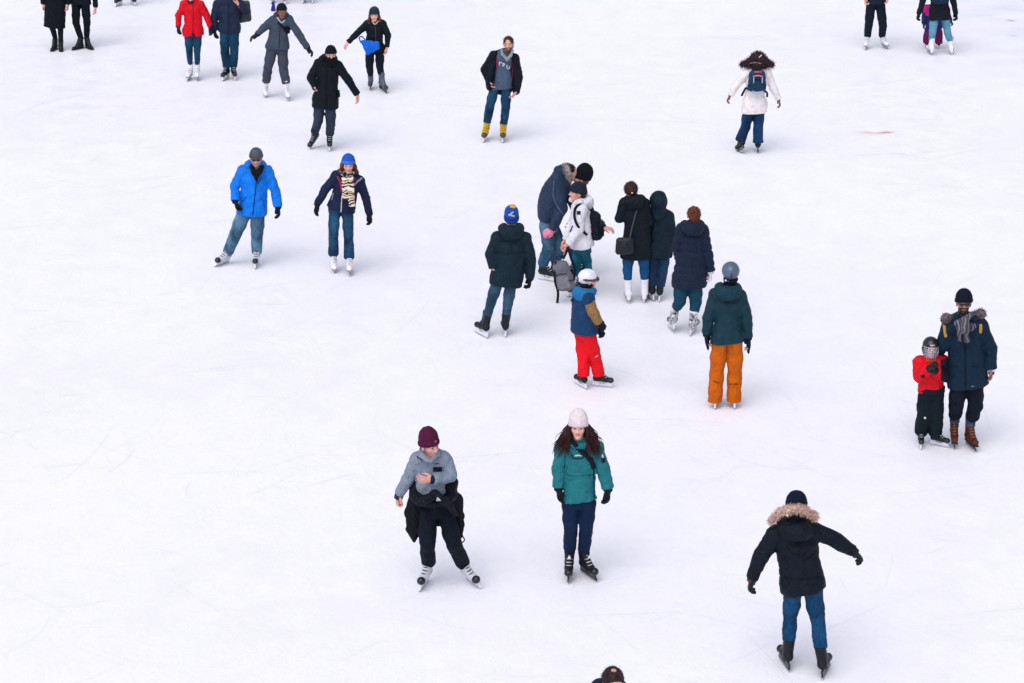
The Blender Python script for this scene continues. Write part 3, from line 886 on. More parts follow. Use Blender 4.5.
def skate_marks():
    """countless shallow blade cuts in the ice: thin tapering arcs lying 4 mm above the sheet"""
    rs = np.random.RandomState(12); vs, fs, mi = [], [], []
    for i in range(800):
        y = 15 + 36 * rs.rand() ** 1.1; hwid = y * .24 + 1; x = (rs.rand() * 2 - 1) * hwid
        L = .3 + 1.6 * rs.rand() ** 1.6; a0 = rs.rand() * 6.28; kap = rs.randn() * .35; w = .002 + .006 * rs.rand() ** 2.5; n = 10
        p = np.array([x, y]); a = a0; o = len(vs); z = .0015 + .0004 * (i % 5)
        for j in range(n + 1):
            t = j / n; ww = w * math.sin(math.pi * min(max(t, .02), .98)) ** .6
            nx, ny = -math.sin(a), math.cos(a)
            vs += [(p[0] + nx * ww, p[1] + ny * ww, z), (p[0] - nx * ww, p[1] - ny * ww, z)]
            p = p + L / n * np.array([math.cos(a), math.sin(a)]); a += kap * L / n
        for j in range(n): fs.append((o + 2*j, o + 2*j + 1, o + 2*j + 3, o + 2*j + 2)); mi.append(0 if i % 5 < 3 else 1)
    me = bpy.data.meshes.new('skate_marks'); me.from_pydata(vs, [], fs)
    for nm, c in (('ice_cut', (.825, .815, .905, 1)), ('ice_ridge', (.90, .895, .95, 1))):
        m, nt, b = newmat(nm); b.inputs['Base Color'].default_value = c; b.inputs['Roughness'].default_value = .6; b.inputs['Specular IOR Level'].default_value = .2; me.materials.append(m)
    me.polygons.foreach_set('material_index', mi)
    ob = bpy.data.objects.new('skate_marks', me); COL.objects.link(ob); ob['kind'] = 'stuff'; ob['label'] = 'faint curved skate cuts all over the pale ice'
skate_marks()
# sky, sun, camera
w = bpy.data.worlds.new('World'); scene.world = w; w.use_nodes = True
nt = w.node_tree; bg = nt.nodes['Background']
sk = nt.nodes.new('ShaderNodeTexSky'); sk.sky_type = 'NISHITA'; sk.sun_disc = False
SUN_EL, SUN_AZ = 58, -155     # azimuth: light comes from behind right of the far end
sk.sun_elevation = rad(SUN_EL); sk.sun_rotation = rad(SUN_AZ); sk.air_density = 1.0; sk.dust_density = 3.0; sk.ozone_density = 1.0
sk.altitude = 50
hs = nt.nodes.new('ShaderNodeHueSaturation'); hs.inputs['Saturation'].default_value = .42
nt.links.new(sk.outputs[0], hs.inputs['Color']); nt.links.new(hs.outputs[0], bg.inputs[0]); bg.inputs[1].default_value = .145
sl = bpy.data.lights.new('sun', 'SUN'); sl.energy = .85; sl.angle = rad(65); sl.color = (1, .965, .93)
so = bpy.data.objects.new('sun', sl); COL.objects.link(so)
dv = Vector((math.sin(rad(SUN_AZ)) * math.cos(rad(SUN_EL)), math.cos(rad(SUN_AZ)) * math.cos(rad(SUN_EL)), math.sin(rad(SUN_EL))))
so.rotation_euler = dv.to_track_quat('Z', 'Y').to_euler(); so.location = (0, 20, 40)
cd = bpy.data.cameras.new('camera'); co = bpy.data.objects.new('camera', cd); COL.objects.link(co); scene.camera = co
co.location = CAM; co.rotation_euler = (math.pi / 2 - TH, 0, 0); cd.sensor_width = 36; cd.lens = F * 36 / 1024; cd.clip_end = 8000; cd.clip_start = .1
vs = scene.view_settings; vs.view_transform = 'Standard'; vs.look = 'None'; vs.exposure = EXPO; vs.gamma = 1
BLACKGLOVE = fabric('#12131a', 'nylon')
HW = hx
# ------------------------------------------------------------ 1 woman in long coat, top left
p = Person('person in a long black coat and black ankle boots at the top left edge, head cut off by the frame', base=(57, 50.5), face=0, seed=1)
p.feet([(53.6, 51, -10, 0, 0), (61.0, 50, 12, 18, 0, .0)], 'shoe')
p.legs((55, 5), [(52.5, 27.5), (60.5, 27)], fabric('#15171f', 'cloth'), r=(.075, .058, .043), disp=.004, drop=.08)
p.arms([(45.5, -27), (65, -27)], [(43.2, -11), (68.5, -11)], [(43, 3.5), (68, 4)])
p.head((55.5, -37), skin='#cf9f8c', kind='f'); p.hands((.5, .6))
p.jacket([(43.8, 65, 28.3), (44.6, 65.5, 14), (46, 65, -4), (46, 65, -22)], fabric('#0d1017', 'cloth'), arm=(.065, .057, .046), disp=.006, name='coat')
p.body(); p.hair_cap(fabric('#20140f', 'hair'))
# ------------------------------------------------------------ 2 man in black
p = Person('person in slim black trousers and black shoes beside the long black coat, head cut off by the frame', base=(82.5, 49), face=0, seed=2)
p.feet([(78.3, 49.7, -42), (88.8, 49.4, 34)], 'shoe')
p.legs((80.5, 1), [(76, 23), (87, 23)], fabric('#0d1118', 'cloth'), r=(.088, .066, .048), disp=.006, drop=.08)
p.arms([(71, -32), (91, -32)], [(69.5, -13), (94.5, -14)], [(71.5, 2), (95.5, 7)])
p.head((81, -43), skin='#cf9f8c'); p.hands((.5, .5))
p.jacket([(71.5, 90.3, 4.2), (72, 90, -8), (72, 90, -25)], fabric('#10151d', 'cloth'), arm=(.068, .06, .046), disp=.006)
p.body(); p.hair_cap(fabric('#171210', 'hair'))
# ------------------------------------------------------------ 3, 4, 5 people of whom only the skates show
def edge_person(label, f1, f2, kind, trous, jack, seed, face=0):
    u = (f1[0] + f2[0]) / 2; v = (f1[1] + f2[1]) / 2
    p = Person(label, base=(u, v), face=face, seed=seed)
    p.feet([f1, f2], kind); S = 96 / 1.75
    def y(m): return v - m * S * .99
    a, c = f1[0], f2[0]
    p.legs((u, y(.93)), [(a, y(.5), .05), (c, y(.5), .05)], fabric(trous, 'cloth'))
    p.arms([(u - 10, y(1.42)), (u + 10, y(1.42))], [(u - 13, y(1.12)), (u + 13, y(1.12))], [(u - 13, y(.87), .05), (u + 13, y(.87), .05)])
    p.head((u, y(1.65))); p.hands((.5, .5), glove=(True, True), gmat=BLACKGLOVE)
    p.jacket([(u - 9.5, u + 9.5, y(.8)), (u - 9, u + 9, y(1.0)), (u - 9.5, u + 9.5, y(1.3))], fabric(jack, 'nylon'))
    p.body(); p.beanie(fabric('#1b1d28', 'knit'))
edge_person('person at the top edge of whom only black skates with white blade holders show, right of the two black-clad people', (118.3, 6.5, -20), (132.8, 5.5, 25), 'black', '#14161d', '#2a3040', 3)
edge_person('person at the top edge of whom only dark skates show, just above the head of the skater in grey', (272.5, 3.4, -12), (283.5, 4.0, 20), 'black', '#161a28', '#28324a', 4)
edge_person('person at the top edge of whom only the tips of two skates show, between the grey skater and the blue bag', (304.2, 3.2, -10), (311.2, 3.2, 15), 'black', '#101218', '#333a3f', 5)
# small blue cloth bag on the ice
p0 = ground(273.3, 11.2); f = Field(.008)
f.seg((0, 0, .03), (0.005, 0, .13), .045, .030, side=(1, 0, 0), flat=.7, k=.02); f.seg((0, 0, .13), (.0, 0, .16), .018, .034, side=(1, 0, 0), flat=.6, k=.01)
o = make_mesh('cloth_bag', [f.bake(disp=.006, freq=40)], fabric('#2b2c86', 'cloth')); o.location = (p0[0], p0[1], 0)
o['label'] = 'small dark blue cloth bag on the ice at the top edge, beside the grey suit'; o['category'] = 'bag'
# ------------------------------------------------------------ 6 red jacket
p = Person('person in a bright red jacket, teal trousers and white skates, holding hands, head cut off by the frame', base=(193, 80.5), face=0, seed=6)
p.feet([(188.7, 81, -8), (196.8, 81, 6)], 'white')
p.legs((193, 31), [(189.4, 51), (197.2, 51)], fabric('#143f5a', 'denim', '#22587a'), r=(.080, .060, .043), disp=.005, drop=-.04)
p.arms([(184, 4.5), (200.5, 4.5)], [(178.8, 15), (206.5, 15)], [(178.3, 25.5), (210.3, 26.5)])
p.head((190.8, -5.5, .04), pitch=12, skin='#d9a08c', kind='f'); p.hands((.5, .6), glove=(True, True), gmat=fabric('#1d2a3a', 'nylon'))
JR = fabric('#d0061e', 'nylon')
p.jacket([(184, 203.5, 36), (184, 202.5, 27), (184, 201.5, 17), (184, 201.3, 8)], JR, arm=(.066, .058, .046), disp=.012)
p.body(); p.hair_cap(fabric('#3a1d14', 'hair')); ring(p, fabric('#3a2226', 'knit'), r=.06, t=.025)
p.stroke('jacket', [(193, 4), (193, 35)], .006, fabric('#7c0414', 'nylon'), 'zip')
p.stroke('jacket', [(192, 33), (194.5, 36)], .02, fabric('#1c1c2a', 'nylon'), 'hem_cord')
# ------------------------------------------------------------ 7 navy man, bag
p = Person('person in a navy quilted jacket and teal jeans raising a bare hand to the face, dark bag at the side', base=(229, 79.5), face=0, seed=7)
p.feet([(225.5, 80.8, -18), (233.5, 80.3, 14)], 'black')
p.legs((229.5, 27), [(224.8, 52), (234.3, 52)], fabric('#123a54', 'denim', '#1e4f72'), r=(.094, .076, .068), drop=.03)
p.arms([(217.5, 4), (240, 4)], [(214.3, 17), (246.5, 12, .05)], [(214.2, 30), (238.3, 4.5, .22)], tips=[(215.5, 40), (235.5, -3, .2)])
p.head((229.5, -8.5), pitch=5, skin='#d3a08c'); p.hands((.5, .9), glove=(True, False), gmat=BLACKGLOVE)
p.jacket([(219, 238.8, 32.7), (218.8, 239.3, 22), (218.5, 239.5, 10)], fabric('#1b2740', 'nylon'), arm=(.074, .066, .052), q=(.012, .085, 0), disp=.006)
p.body(); p.hair_cap(fabric('#2a1c16', 'hair'))
p.stroke('jacket', [(228.5, 4), (228.3, 32)], .007, fabric('#0d1424', 'nylon'), 'zip')
b7 = bag(p, 'shoulder_bag', 'charcoal shoulder bag hanging at the side of the navy quilted jacket', [p.P(242.5, 2, -.12), p.P(247.5, 2, -.12), p.P(249.3, 20, -.12), p.P(240, 21.5, -.12)], .09, fabric('#343740', 'leather'), fabric('#22242a', 'leather'), straps=[[p.P(243, 4, -.1), p.P(241, -2, -.06), p.P(239, -1, .07), p.P(240, 4, .1)]])
# ------------------------------------------------------------ 8 grey suit
p = Person('smiling person in a grey jacket and grey trousers gliding with both arms spread wide, white skates', base=(286, 99.5), face=0, seed=8)
p.feet([(265.3, 91.5, 5, 48, -5, -.25), (287.8, 100.7, 12, 22, 0)], 'white')
p.legs((277.5, 47), [(268, 67), (283.5, 70)], fabric('#3d4150', 'cloth'), r=(.094, .078, .07), disp=.012, drop=.0)
p.arms([(273.5, 20), (289, 20)], [(265, 26.5, .05), (298, 33, .05)], [(257.5, 34, .08), (307.5, 47.5, .08)], tips=[(251.5, 37.5, .1), (314, 54.5, .1)])
p.head((281.8, 11.8, .06), yaw=8, pitch=8, skin='#8a5442', lip='#8c3038', brow='#1a1110', kind='f'); p.hands((.2, .3), glove=(True, True), gmat=fabric('#2a1720', 'nylon'))
p.jacket([(265.8, 289, 49.5), (266.8, 288.5, 42), (269.5, 288, 32), (269.5, 289.5, 24)], fabric('#3b4656', 'nylon'), arm=(.072, .063, .052), disp=.012)
p.body(); p.hair_cap(fabric('#17100f', 'hair'), tuft=500); p.beanie(fabric('#17171f', 'knit'), band=False, low=-.01)
hood_down(p, fabric('#303a48', 'nylon'), w=.10)
p.stroke('jacket', [(277, 17), (281.5, 23.5), (285, 20)], .014, fabric('#b9b5bd', 'fleece'), 'fleece_lining')
p.stroke('jacket', [(278, 22), (287.5, 32)], .018, fabric('#0e1018', 'nylon'), 'chest_strap')
p.patch('jacket', [(284, 27), (289, 26), (289.5, 32), (286, 33.5)], fabric('#11131c', 'nylon'), 'pouch', off=.03, th=.03)
p.stroke('jacket', [(280, 26), (279, 48)], .005, fabric('#1d242f', 'nylon'), 'zip')
# ------------------------------------------------------------ 9 dark hooded coat, balaclava
p = Person('person in a long black coat with face hidden by a black neck warmer, one bare hand held out', base=(328, 150.5), face=0, seed=9)
p.feet([(314.5, 143, -38, 38, 0, -.22), (329, 150.8, 5)], 'black')
p.legs((325, 98), [(318.3, 121), (330.7, 124, .04)], fabric('#2b3648', 'denim', '#3a485c'), r=(.092, .075, .066), disp=.009)
p.arms([(318.5, 64), (338, 65.5)], [(310.8, 77), (348.5, 80.5)], [(316, 89, .06), (357.3, 94.3)], tips=[(320.5, 94, -.05), (359.2, 103)])
p.head((331, 54.5, .07), yaw=8, pitch=12, skin='#c89a88'); p.hands((.5, .5))
JB = fabric('#0c1019', 'nylon')
p.jacket([(312.8, 338.3, 109), (313.5, 338.5, 97), (317, 338, 82), (316.5, 339, 70)], JB, arm=(.073, .065, .052), disp=.009, name='coat')
p.body(); hood_down(p, JB, w=.12, up=.04)
f = Field(.006); f.ell((0, .02, -.062), (.084, .100, .064)); f.seg((0, -.02, -.06), (0, -.02, -.14), .075, .085, k=.03); p.headpart('neck_warmer', f, fabric('#0a0c12', 'knit'), disp=.003)
p.beanie(fabric('#0d0f16', 'knit'), low=.0)
p.patch('coat', [(337, 90), (341, 90), (341, 97), (337, 97)], fabric('#0a0c12', 'nylon'), 'pocket_flap', off=.03, th=.03)
p.stroke('coat', [(326.5, 67), (326, 108)], .006, fabric('#050609', 'nylon'), 'zip')
# ------------------------------------------------------------ 10 blue bag woman
p = Person('person in a short black jacket and grey beanie with a bright blue bag at the hip, brown hair', base=(376, 91.5), face=0, seed=10)
p.feet([(370.5, 90.3, 0), (382.8, 93.2, 28, 8)], 'grey')
p.legs((375, 49), [(369.4, 65.5), (379.8, 66)], fabric('#14171f', 'cloth'), r=(.082, .066, .052), disp=.006, drop=-.03)
p.arms([(367.5, 24), (382.5, 24)], [(357.5, 33, .04), (387.8, 35)], [(348.2, 42, .06), (387.2, 47, .05)], tips=[(345.5, 45, .06), (386.6, 53, .05)])
p.head((374.3, 15, .06), pitch=10, skin='#dcaa98', lip='#c25a58', kind='f'); p.hands((.6, .5))
p.jacket([(365.5, 383.8, 50), (365.8, 383, 42), (366.5, 383, 35), (366, 383.5, 28)], fabric('#10141b', 'nylon'), arm=(.064, .056, .044), disp=.009)
p.body(); long_hair(p, fabric('#5a3426', 'hair'), strands=50, spread=.04, length=.15, wave=.008); p.beanie(fabric('#33343e', 'knit'), low=.005)
p.stroke('jacket', [(371.5, 20.5), (375, 25), (378.5, 20.5)], .012, fabric('#c9bcc4', 'fleece'), 'fleece_collar')
p.stroke('jacket', [(375.5, 26), (376, 49)], .006, fabric('#4b4038', 'nylon'), 'zip')
bag(p, 'tote_bag', 'bright blue bag hanging at the hip of the person in a grey beanie', [p.P(361, 41, .17), p.P(378.5, 42.5, .20), p.P(379, 48, .20), p.P(367, 54.5, .19)], .05, fabric('#0a60cc', 'nylon'), fabric('#0b5fd0', 'nylon'), straps=[[p.P(361, 43, .18), p.P(359.3, 38, .12), p.P(362, 36.5, .14), p.P(366, 41, .19)]], sr=.012)
# ------------------------------------------------------------ 11 yellow skates
p = Person('bareheaded bearded person with yellow skates and an open black jacket over a blue-grey hoodie', base=(494, 141.5), face=0, seed=11)
p.feet([(484.3, 141.5, -8, 8), (502.3, 142.3, 0, 0)], 'yellow')
p.legs((500.5, 86, -.03), [(490, 106, .06), (506, 107, .06)], fabric('#143652', 'denim', '#26567c'), r=(.090, .072, .062), disp=.01, drop=-.06)
p.arms([(494, 55.5), (514.5, 58.5)], [(484.5, 69.5, -.02), (518.8, 77.5)], [(488.5, 80.5, .04), (516.5, 91.5, .06)], tips=[(491.8, 87, .06), (512.5, 98, .08)])
p.head((508.5, 44.5, .05), yaw=-8, pitch=8, roll=-4, skin='#d09a88', beard='#5a352c', brow='#38201a'); p.hands((.4, .5))
p.jacket([(496, 512, 89.5), (494, 513, 80), (495, 512.5, 68), (496, 513, 60)], fabric('#48586e', 'fleece'), arm=(.05, .04, .035), name='hoodie', flat=.75)
def coat11(f): pass
JK = fabric('#0f1119', 'nylon')
def fn(f):
    for i, (a, bpts) in enumerate(((0, [(496.5, 62, -.02), (491.5, 69, .03), (489, 78, .02), (490, 87, .0)]), (1, [(513, 63, -.02), (514.5, 71, .03), (516.5, 82, .02), (516.5, 91, .0)]))):
        pts = [p.P(*q) for q in bpts]; f.chain(pts, [.060, .066, .064, .060], side=(1, 0, 0), flat=1.6, k=.01)
    f.seg(p.P(504, 66, -.14), p.P(503, 84, -.13), .19, .19, side=(1, 0, 0), flat=.3, k=.03)
    f.seg(p.sh[0] + V(0, .02, 0), p.sh[1] + V(0, .02, 0), .066, .066, k=.04)
    for i in (0, 1):
        f.seg(p.sh[i], p.el[i], .075, .064, k=.02, q=(.006, .07, 0)); f.seg(p.el[i], p.wr[i], .064, .052, k=.01, cap=.012)
        f.seg(p.nb + V(0, .05, .03), p.sh[i] + V(0, 0, .01), .05, .065, k=.03)
p.field_part('jacket', fn, JK, h=.011, disp=.008, freq=24)
p.stroke('jacket', [(497.5, 56), (496.5, 66), (495.5, 80), (495.5, 86)], .009, fabric('#9c1f3c', 'nylon'), 'red_lining')
p.stroke('jacket', [(511, 58), (512.5, 70), (512, 88)], .007, fabric('#6a1c34', 'nylon'), 'red_lining')
def fn(f):
    pts = [p.P(501.5, 50, .10), p.P(502.5, 54.5, .17), p.P(507, 59.5, .2), p.P(511, 55.5, .17), p.P(512.5, 50.5, .1)]
    f.chain(pts, [.02, .022, .024, .022, .02], k=.02)
p.field_part('hoodie_collar', fn, fabric('#8a8a96', 'fleece'), disp=.004)
for st in ([(499.5, 62.5), (499.5, 65.5)], [(499.5, 62), (502, 63)], [(503.2, 63.2), (503, 66.5)], [(503.2, 63.2), (505.5, 64.2), (504.5, 65.8), (503, 65.6)], [(507, 65), (506.8, 68)], [(506.8, 68.3), (509, 68.7)], [(509.3, 66), (509.2, 68.8)]):
    p.stroke('hoodie', st, .009, fabric('#c8cbd8', 'cloth'), 'chest_lettering')
p.body(); p.hair_cap(fabric('#2e1c16', 'hair'), tuft=400)
for i in (0, 1):
    f = Field(.008); pos, R_ = p.foot[i]; a = pos + R_ @ V(0, -.075, .27); f.seg(a, a + V(0, 0, .04), .064, .064, cap=.015); f.seg(pos + R_ @ V(0, -.10, .10), pos + R_ @ V(0, .02, .095), .050, .048, side=R_[:, 0], flat=.5, k=.01); p.add('skate_collar', [f.bake(disp=.004)], fabric('#2a2a24', 'leather'))
# ------------------------------------------------------------ 12 white coat, backpack, dark hood
p = Person('person seen from behind in a white coat with dark fur hood, arms held out low', base=(750, 152.5), face=180, seed=12)
p.feet([(740.3, 152.3, 200, 30, 0, .05), (758.3, 153, 175)], 'blackall')
p.legs((755, 103), [(745.5, 127), (758, 129)], fabric('#102f52', 'denim', '#1b4675'), r=(.090, .078, .078), hem=.085, disp=.007, drop=.08)
p.arms([(747.8, 73.5), (767.3, 73.5)], [(737.8, 83.5), (772.8, 87)], [(730.5, 94.8), (778.6, 99)], tips=[(727.5, 100), (781, 108.5)])
p.head((757.5, 62, .0), skin='#7a4a3c', kind='f'); p.hands((.5, .4))
WC = fabric('#e6dedf', 'nylon')
p.jacket([(742, 766.3, 114), (742.8, 765.5, 104), (745.5, 764.5, 92), (746, 768, 80)], WC, arm=(.070, .062, .050), disp=.007, name='coat')
p.body()
def fn(f):
    f.ell(p.H(0, -.03, .02), (.11, .12, .13), k=.03)
    a = p.H(0, -.03, .06); l = p.P(742.5, 64.5, -.05); r = p.P(771.5, 64.5, -.05); c = p.P(757, 66, .1)
    f.seg(a, l, .10, .035, k=.04); f.seg(a, r, .10, .035, k=.04); f.seg(a, c, .09, .05, k=.05)
    f.seg(l, c, .03, .045, k=.03); f.seg(r, c, .03, .045, k=.03)
p.field_part('fur_hood', fn, fabric('#21141a', 'fur', '#4a3338'), h=.01, disp=.012, freq=45, tufts=(1500, .045, .0035, 5, .3))
p.stroke('fur_hood', [(750, 63.5), (756, 62.3), (762, 63.8)], .006, fabric('#b9a8a8', 'cloth'), 'cord')
p.stroke('fur_hood', [(759, 57.5), (761.5, 55)], .010, fabric('#e8e0e4', 'fleece'), 'hood_tag')
R = np.stack([V(1, 0, 0), p.fw * -1, V(0, 0, 1)], 1)
def ex(t, A):
    for (a, b_, c_) in (((-.08, .11, .10), (0, .125, .12), (.08, .11, .10)),):
        local_add(t, p.B, 'chest_stripe', [tube([A(*a), A(*b_), A(*c_)], .010)], fabric('#c98a92', 'nylon'))
    for x in (-.065, .07): local_add(t, p.B, 'webbing', [tube([A(x, .13, .09), A(x, .145, .0)], .007)], fabric('#c3b8c4', 'nylon'))
    local_add(t, p.B, 'badge', [tube([A(-.06, .10, .17), A(.06, .10, .17)], .014)], fabric('#c0485a', 'nylon'))
    local_add(t, p.B, 'hem_piping', [tube([A(-.09, .12, -.135), A(0, .14, -.15), A(.09, .12, -.135)], .007)], fabric('#9fb4c8', 'nylon'))
backpack(p, p.P(757, 81, .17), (.30, .17, .40), R, fabric('#143a5c', 'nylon'), fabric('#0d2032', 'nylon'), 'navy blue backpack with pink trim on the back of the white coat', pocket=fabric('#123450', 'nylon'),
   straps=[[p.P(749, 90, .10), p.P(746, 88, .05), p.P(743.5, 92, .08), p.P(741.5, 96, .08)], [p.P(764, 90, .10), p.P(767, 93, .05), p.P(767, 97, .08)]], extra=ex)
# ------------------------------------------------------------ 13 dark trousers
p = Person('person in dark trousers and white skates with legs apart at the top right edge, upper body cut off', base=(876, 49.5), face=0, seed=13)
p.feet([(866.3, 49.6, -12), (886, 49, 15)], 'white')
p.legs((875.5, 3), [(868.8, 25), (883, 26)], fabric('#101a24', 'cloth'), r=(.092, .074, .066), disp=.007, drop=.02)
p.arms([(865, -31), (886, -31)], [(862.5, -14), (889, -14)], [(864.5, -2, .1), (888, -3, .1)])
p.head((876, -43)); p.hands((.5, .5))
p.jacket([(866, 885.8, 4), (866.5, 885.5, -8), (866, 886, -24)], fabric('#14202c', 'nylon'))
p.body(); p.beanie(fabric('#20232c', 'knit'))
p.stroke('jacket', [(868.3, 3), (869.2, 3.2)], .012, fabric('#c8ccd6', 'plastic'), 'toggle'); p.stroke('trousers', [(864.8, 5), (865.2, 9)], .006, fabric('#22252c', 'nylon'), 'cord')
# ------------------------------------------------------------ 14 light jeans, away
p = Person('person seen from behind in pale blue jeans, black jacket and white skates at the top right edge', base=(941, 54.8), face=180, seed=14)
p.feet([(930.2, 55, 190), (953.3, 54.6, 168)], 'white')
p.legs((939.5, 10), [(932.8, 31), (947.4, 32)], fabric('#4f8fae', 'denim', '#74aec6'), r=(.084, .066, .056), disp=.007, drop=-.03)
p.arms([(928.5, -28), (950.5, -28)], [(923, 1, 0), (953.3, 1, 0)], [(919.2, 12.5), (955.6, 12.5)])
p.head((939.5, -40)); p.hands((.6, .6), glove=(True, True), gmat=BLACKGLOVE)
p.jacket([(929, 949.8, 20.3), (930.5, 948.5, 8), (931, 948, -18)], fabric('#12161e', 'nylon'), arm=(.068, .058, .046))
p.body(); p.beanie(fabric('#2a2c38', 'knit'))
for i, q in enumerate(((931.3, 44), (950.3, 45))):
    f = Field(.008); A = p.ank[i]; f.seg(A + V(0, 0, .01), A + V(0, 0, .09), .054, .056, cap=.01, q=(.006, .03, 0)); p.add('sock', [f.bake(disp=.003)], fabric('#b9b4bf', 'knit'))
R = np.stack([V(1, 0, 0), p.fw * -1, V(0, 0, 1)], 1)
backpack(p, p.P(940, -7, .16), (.31, .17, .46), R, fabric('#1c2c3e', 'nylon'), fabric('#10161f', 'nylon'), 'dark navy backpack on the person in pale blue jeans, cut by the top edge', straps=[[p.P(932, -20, .0), p.P(931, -10, -.02), p.P(932, 2, .08)], [p.P(948, -20, .0), p.P(949, -10, -.02), p.P(948, 2, .08)]])
# ------------------------------------------------------------ 15 child in purple
p = Person('small child in a pink and navy suit with magenta trousers, half hidden behind the person in pale jeans', base=(933, 48.5), face=180, sk=.66, seed=15)
p.feet([(926.6, 48, 185), (939.3, 48.6, 175)], 'black')
p.legs((934, 27), [(927.5, 35), (938.3, 35)], fabric('#6b1a4e', 'snowpant'), r=(.12, .115, .115), hem=.10, disp=.01, drop=.10)
p.arms([(926.5, 8.5), (941.5, 8.5)], [(925, 16.5), (947, 15)], [(924, 23.5), (950.5, 20.5)])
p.head((934, 0), kind='f'); p.hands((.4, .4), glove=(True, True), gmat=fabric('#1a2338', 'nylon'))
p.jacket([(927, 942, 30), (925.5, 942, 22), (926, 942, 12)], fabric('#25296e', 'nylon'), arm=(.10, .09, .07), smat=fabric('#1d2f55', 'nylon'))
p.patch('jacket', [(924, 6), (932, 6), (932, 15.5), (924, 15.5)], fabric('#c81f86', 'nylon'), 'pink_yoke', off=.02, th=.02)
p.body(); p.beanie(fabric('#c81f86', 'knit'))
# ------------------------------------------------------------ 16 blue jacket man
p = Person('person in a bright blue jacket, faded jeans, grey beanie and dark sunglasses leaning into a turn', base=(243, 266.5), face=0, seed=16)
p.feet([(221, 265.8, -36, 0, -14), (255.3, 268.3, 0)], 'whiteblack')
p.legs((252, 209, -.05), [(236.2, 232.5, .06), (257, 234, .06)], fabric('#355f7e', 'denim', '#7fa6c4'), r=(.098, .082, .074), disp=.010, drop=.07)
p.arms([(243.3, 171), (267.2, 171.5)], [(235, 186, .0), (275, 190, .0)], [(235.3, 200.5, .12), (278, 206.3, .06)], tips=[(238, 212.5, .14), (279.5, 218, .1)])
p.head((256.2, 158.5, .10), yaw=4, pitch=14, skin='#cd9788', beard='#8f8480', brow='#4a3a34'); p.hands((.6, .4), glove=(True, True), gmat=fabric('#10111a', 'nylon'))
JB = fabric('#0b76de', 'nylon')
p.jacket([(238.6, 265.8, 216.5), (239.2, 266.5, 204), (240.5, 267.5, 190), (241.5, 268.5, 178)], JB, arm=(.076, .068, .056), disp=.011, flat=.72)
p.body(); p.beanie(fabric('#4a4f5a', 'knit')); p.glasses(); hood_down(p, JB, w=.12, up=.025)
def fn(f):
    f.chain([p.P(251.5, 167, .10), p.P(254, 172, .19), p.P(256.5, 180, .21)], [.03, .034, .016], k=.03); f.chain([p.P(262, 167, .10), p.P(259.5, 171, .19), p.P(257.5, 177, .21)], [.03, .034, .018], k=.03)
p.field_part('black_scarf', fn, fabric('#0e0f16', 'knit'), disp=.006)
p.stroke('jacket', [(256.3, 181), (255, 195), (252.8, 215)], .007, fabric('#0b2f78', 'nylon'), 'zip')
p.stroke('jacket', [(257.5, 184), (260.5, 178)], .006, fabric('#0b2f78', 'nylon'), 'pocket_zip')
p.stroke('jacket', [(241, 204), (245.5, 197)], .005, fabric('#0a55b5', 'nylon'), 'seam'); p.stroke('jacket', [(261, 198), (264.5, 207)], .005, fabric('#0a55b5', 'nylon'), 'seam')
p.stroke('glove', [(233.5, 207.5), (237, 206)], .006, fabric('#c9ccd6', 'cloth'), 'glove_stripe')
# ------------------------------------------------------------ 17 scarf woman
p = Person('person in a dark navy jacket with striped cream and black scarf and a blue knit hat, one skate lifted', base=(347, 275), face=0, seed=17)
p.feet([(334.0, 268.5, 8, 22, 5, -.2), (349.3, 275.6, 4)], 'white')
p.legs((341, 208, -.05), [(333.5, 234, .08), (348.5, 236, .04)], fabric('#17395a', 'denim', '#2f5f86'), r=(.082, .064, .072), hem=.072, disp=.007, drop=.04)
p.arms([(336.3, 176), (359.3, 181)], [(325, 190, .02), (366, 197.5, .02)], [(317.6, 203.3, .05), (369.3, 213, .05)], tips=[(313.5, 216, .08), (372, 226, .08)])
p.head((348.3, 164.5, .12), yaw=4, pitch=16, roll=3, skin='#dba294', lip='#b04e50', kind='f'); p.hands((.35, .5), glove=(True, True), gmat=BLACKGLOVE)
JN = fabric('#20233a', 'nylon')
p.jacket([(326.8, 354.8, 212), (329.5, 355.5, 203), (333, 358, 192), (335.5, 360, 183)], JN, arm=(.066, .058, .048), disp=.009)
p.body(); long_hair(p, fabric('#4a2418', 'hair'), strands=40, spread=.05, length=.13, wave=.01); p.beanie(fabric('#1c4fb0', 'knit', None), low=.0, bmat=fabric('#3a6cc4', 'knit')); hood_down(p, JN, w=.12, up=.02)
p.stroke('jacket', [(337.5, 176), (341, 183), (342, 192)], .017, fabric('#9a2a5c', 'nylon'), 'pink_lapel'); p.stroke('jacket', [(352, 187), (358, 181), (362, 178)], .015, fabric('#8b8fa8', 'nylon'), 'grey_lapel'); p.stroke('jacket', [(351, 183), (356, 178)], .015, fabric('#9a2a5c', 'nylon'), 'pink_lapel')
SC = striped([(0, '#ddd2bf'), (.26, '#15141b'), (.42, '#ddd2bf'), (.58, '#a33a3e'), (.66, '#15141b'), (.82, '#d8c898'), (.92, '#15141b')], 8.0, 'striped_scarf')
def fn(f):
    c = p.nb + V(0, -.02, .06); pts = [c + V(math.sin(a) * .085, -math.cos(a) * .085, -.02 * math.cos(a)) for a in [2 * math.pi * i / 14 for i in range(15)]]
    f.chain(pts, [.034] * 15, k=.01)
    f.chain([p.P(344.5, 177, .2), p.P(346.5, 186, .24), p.P(346, 198, .24)], [.045, .058, .055], side=(1, 0, 0), flat=.4, cap=.01, k=.01)
    f.chain([p.P(350.5, 177, .2), p.P(350.5, 190, .26), p.P(352, 206, .24)], [.04, .045, .045], side=(1, 0, 0), flat=.4, cap=.01, k=.01)
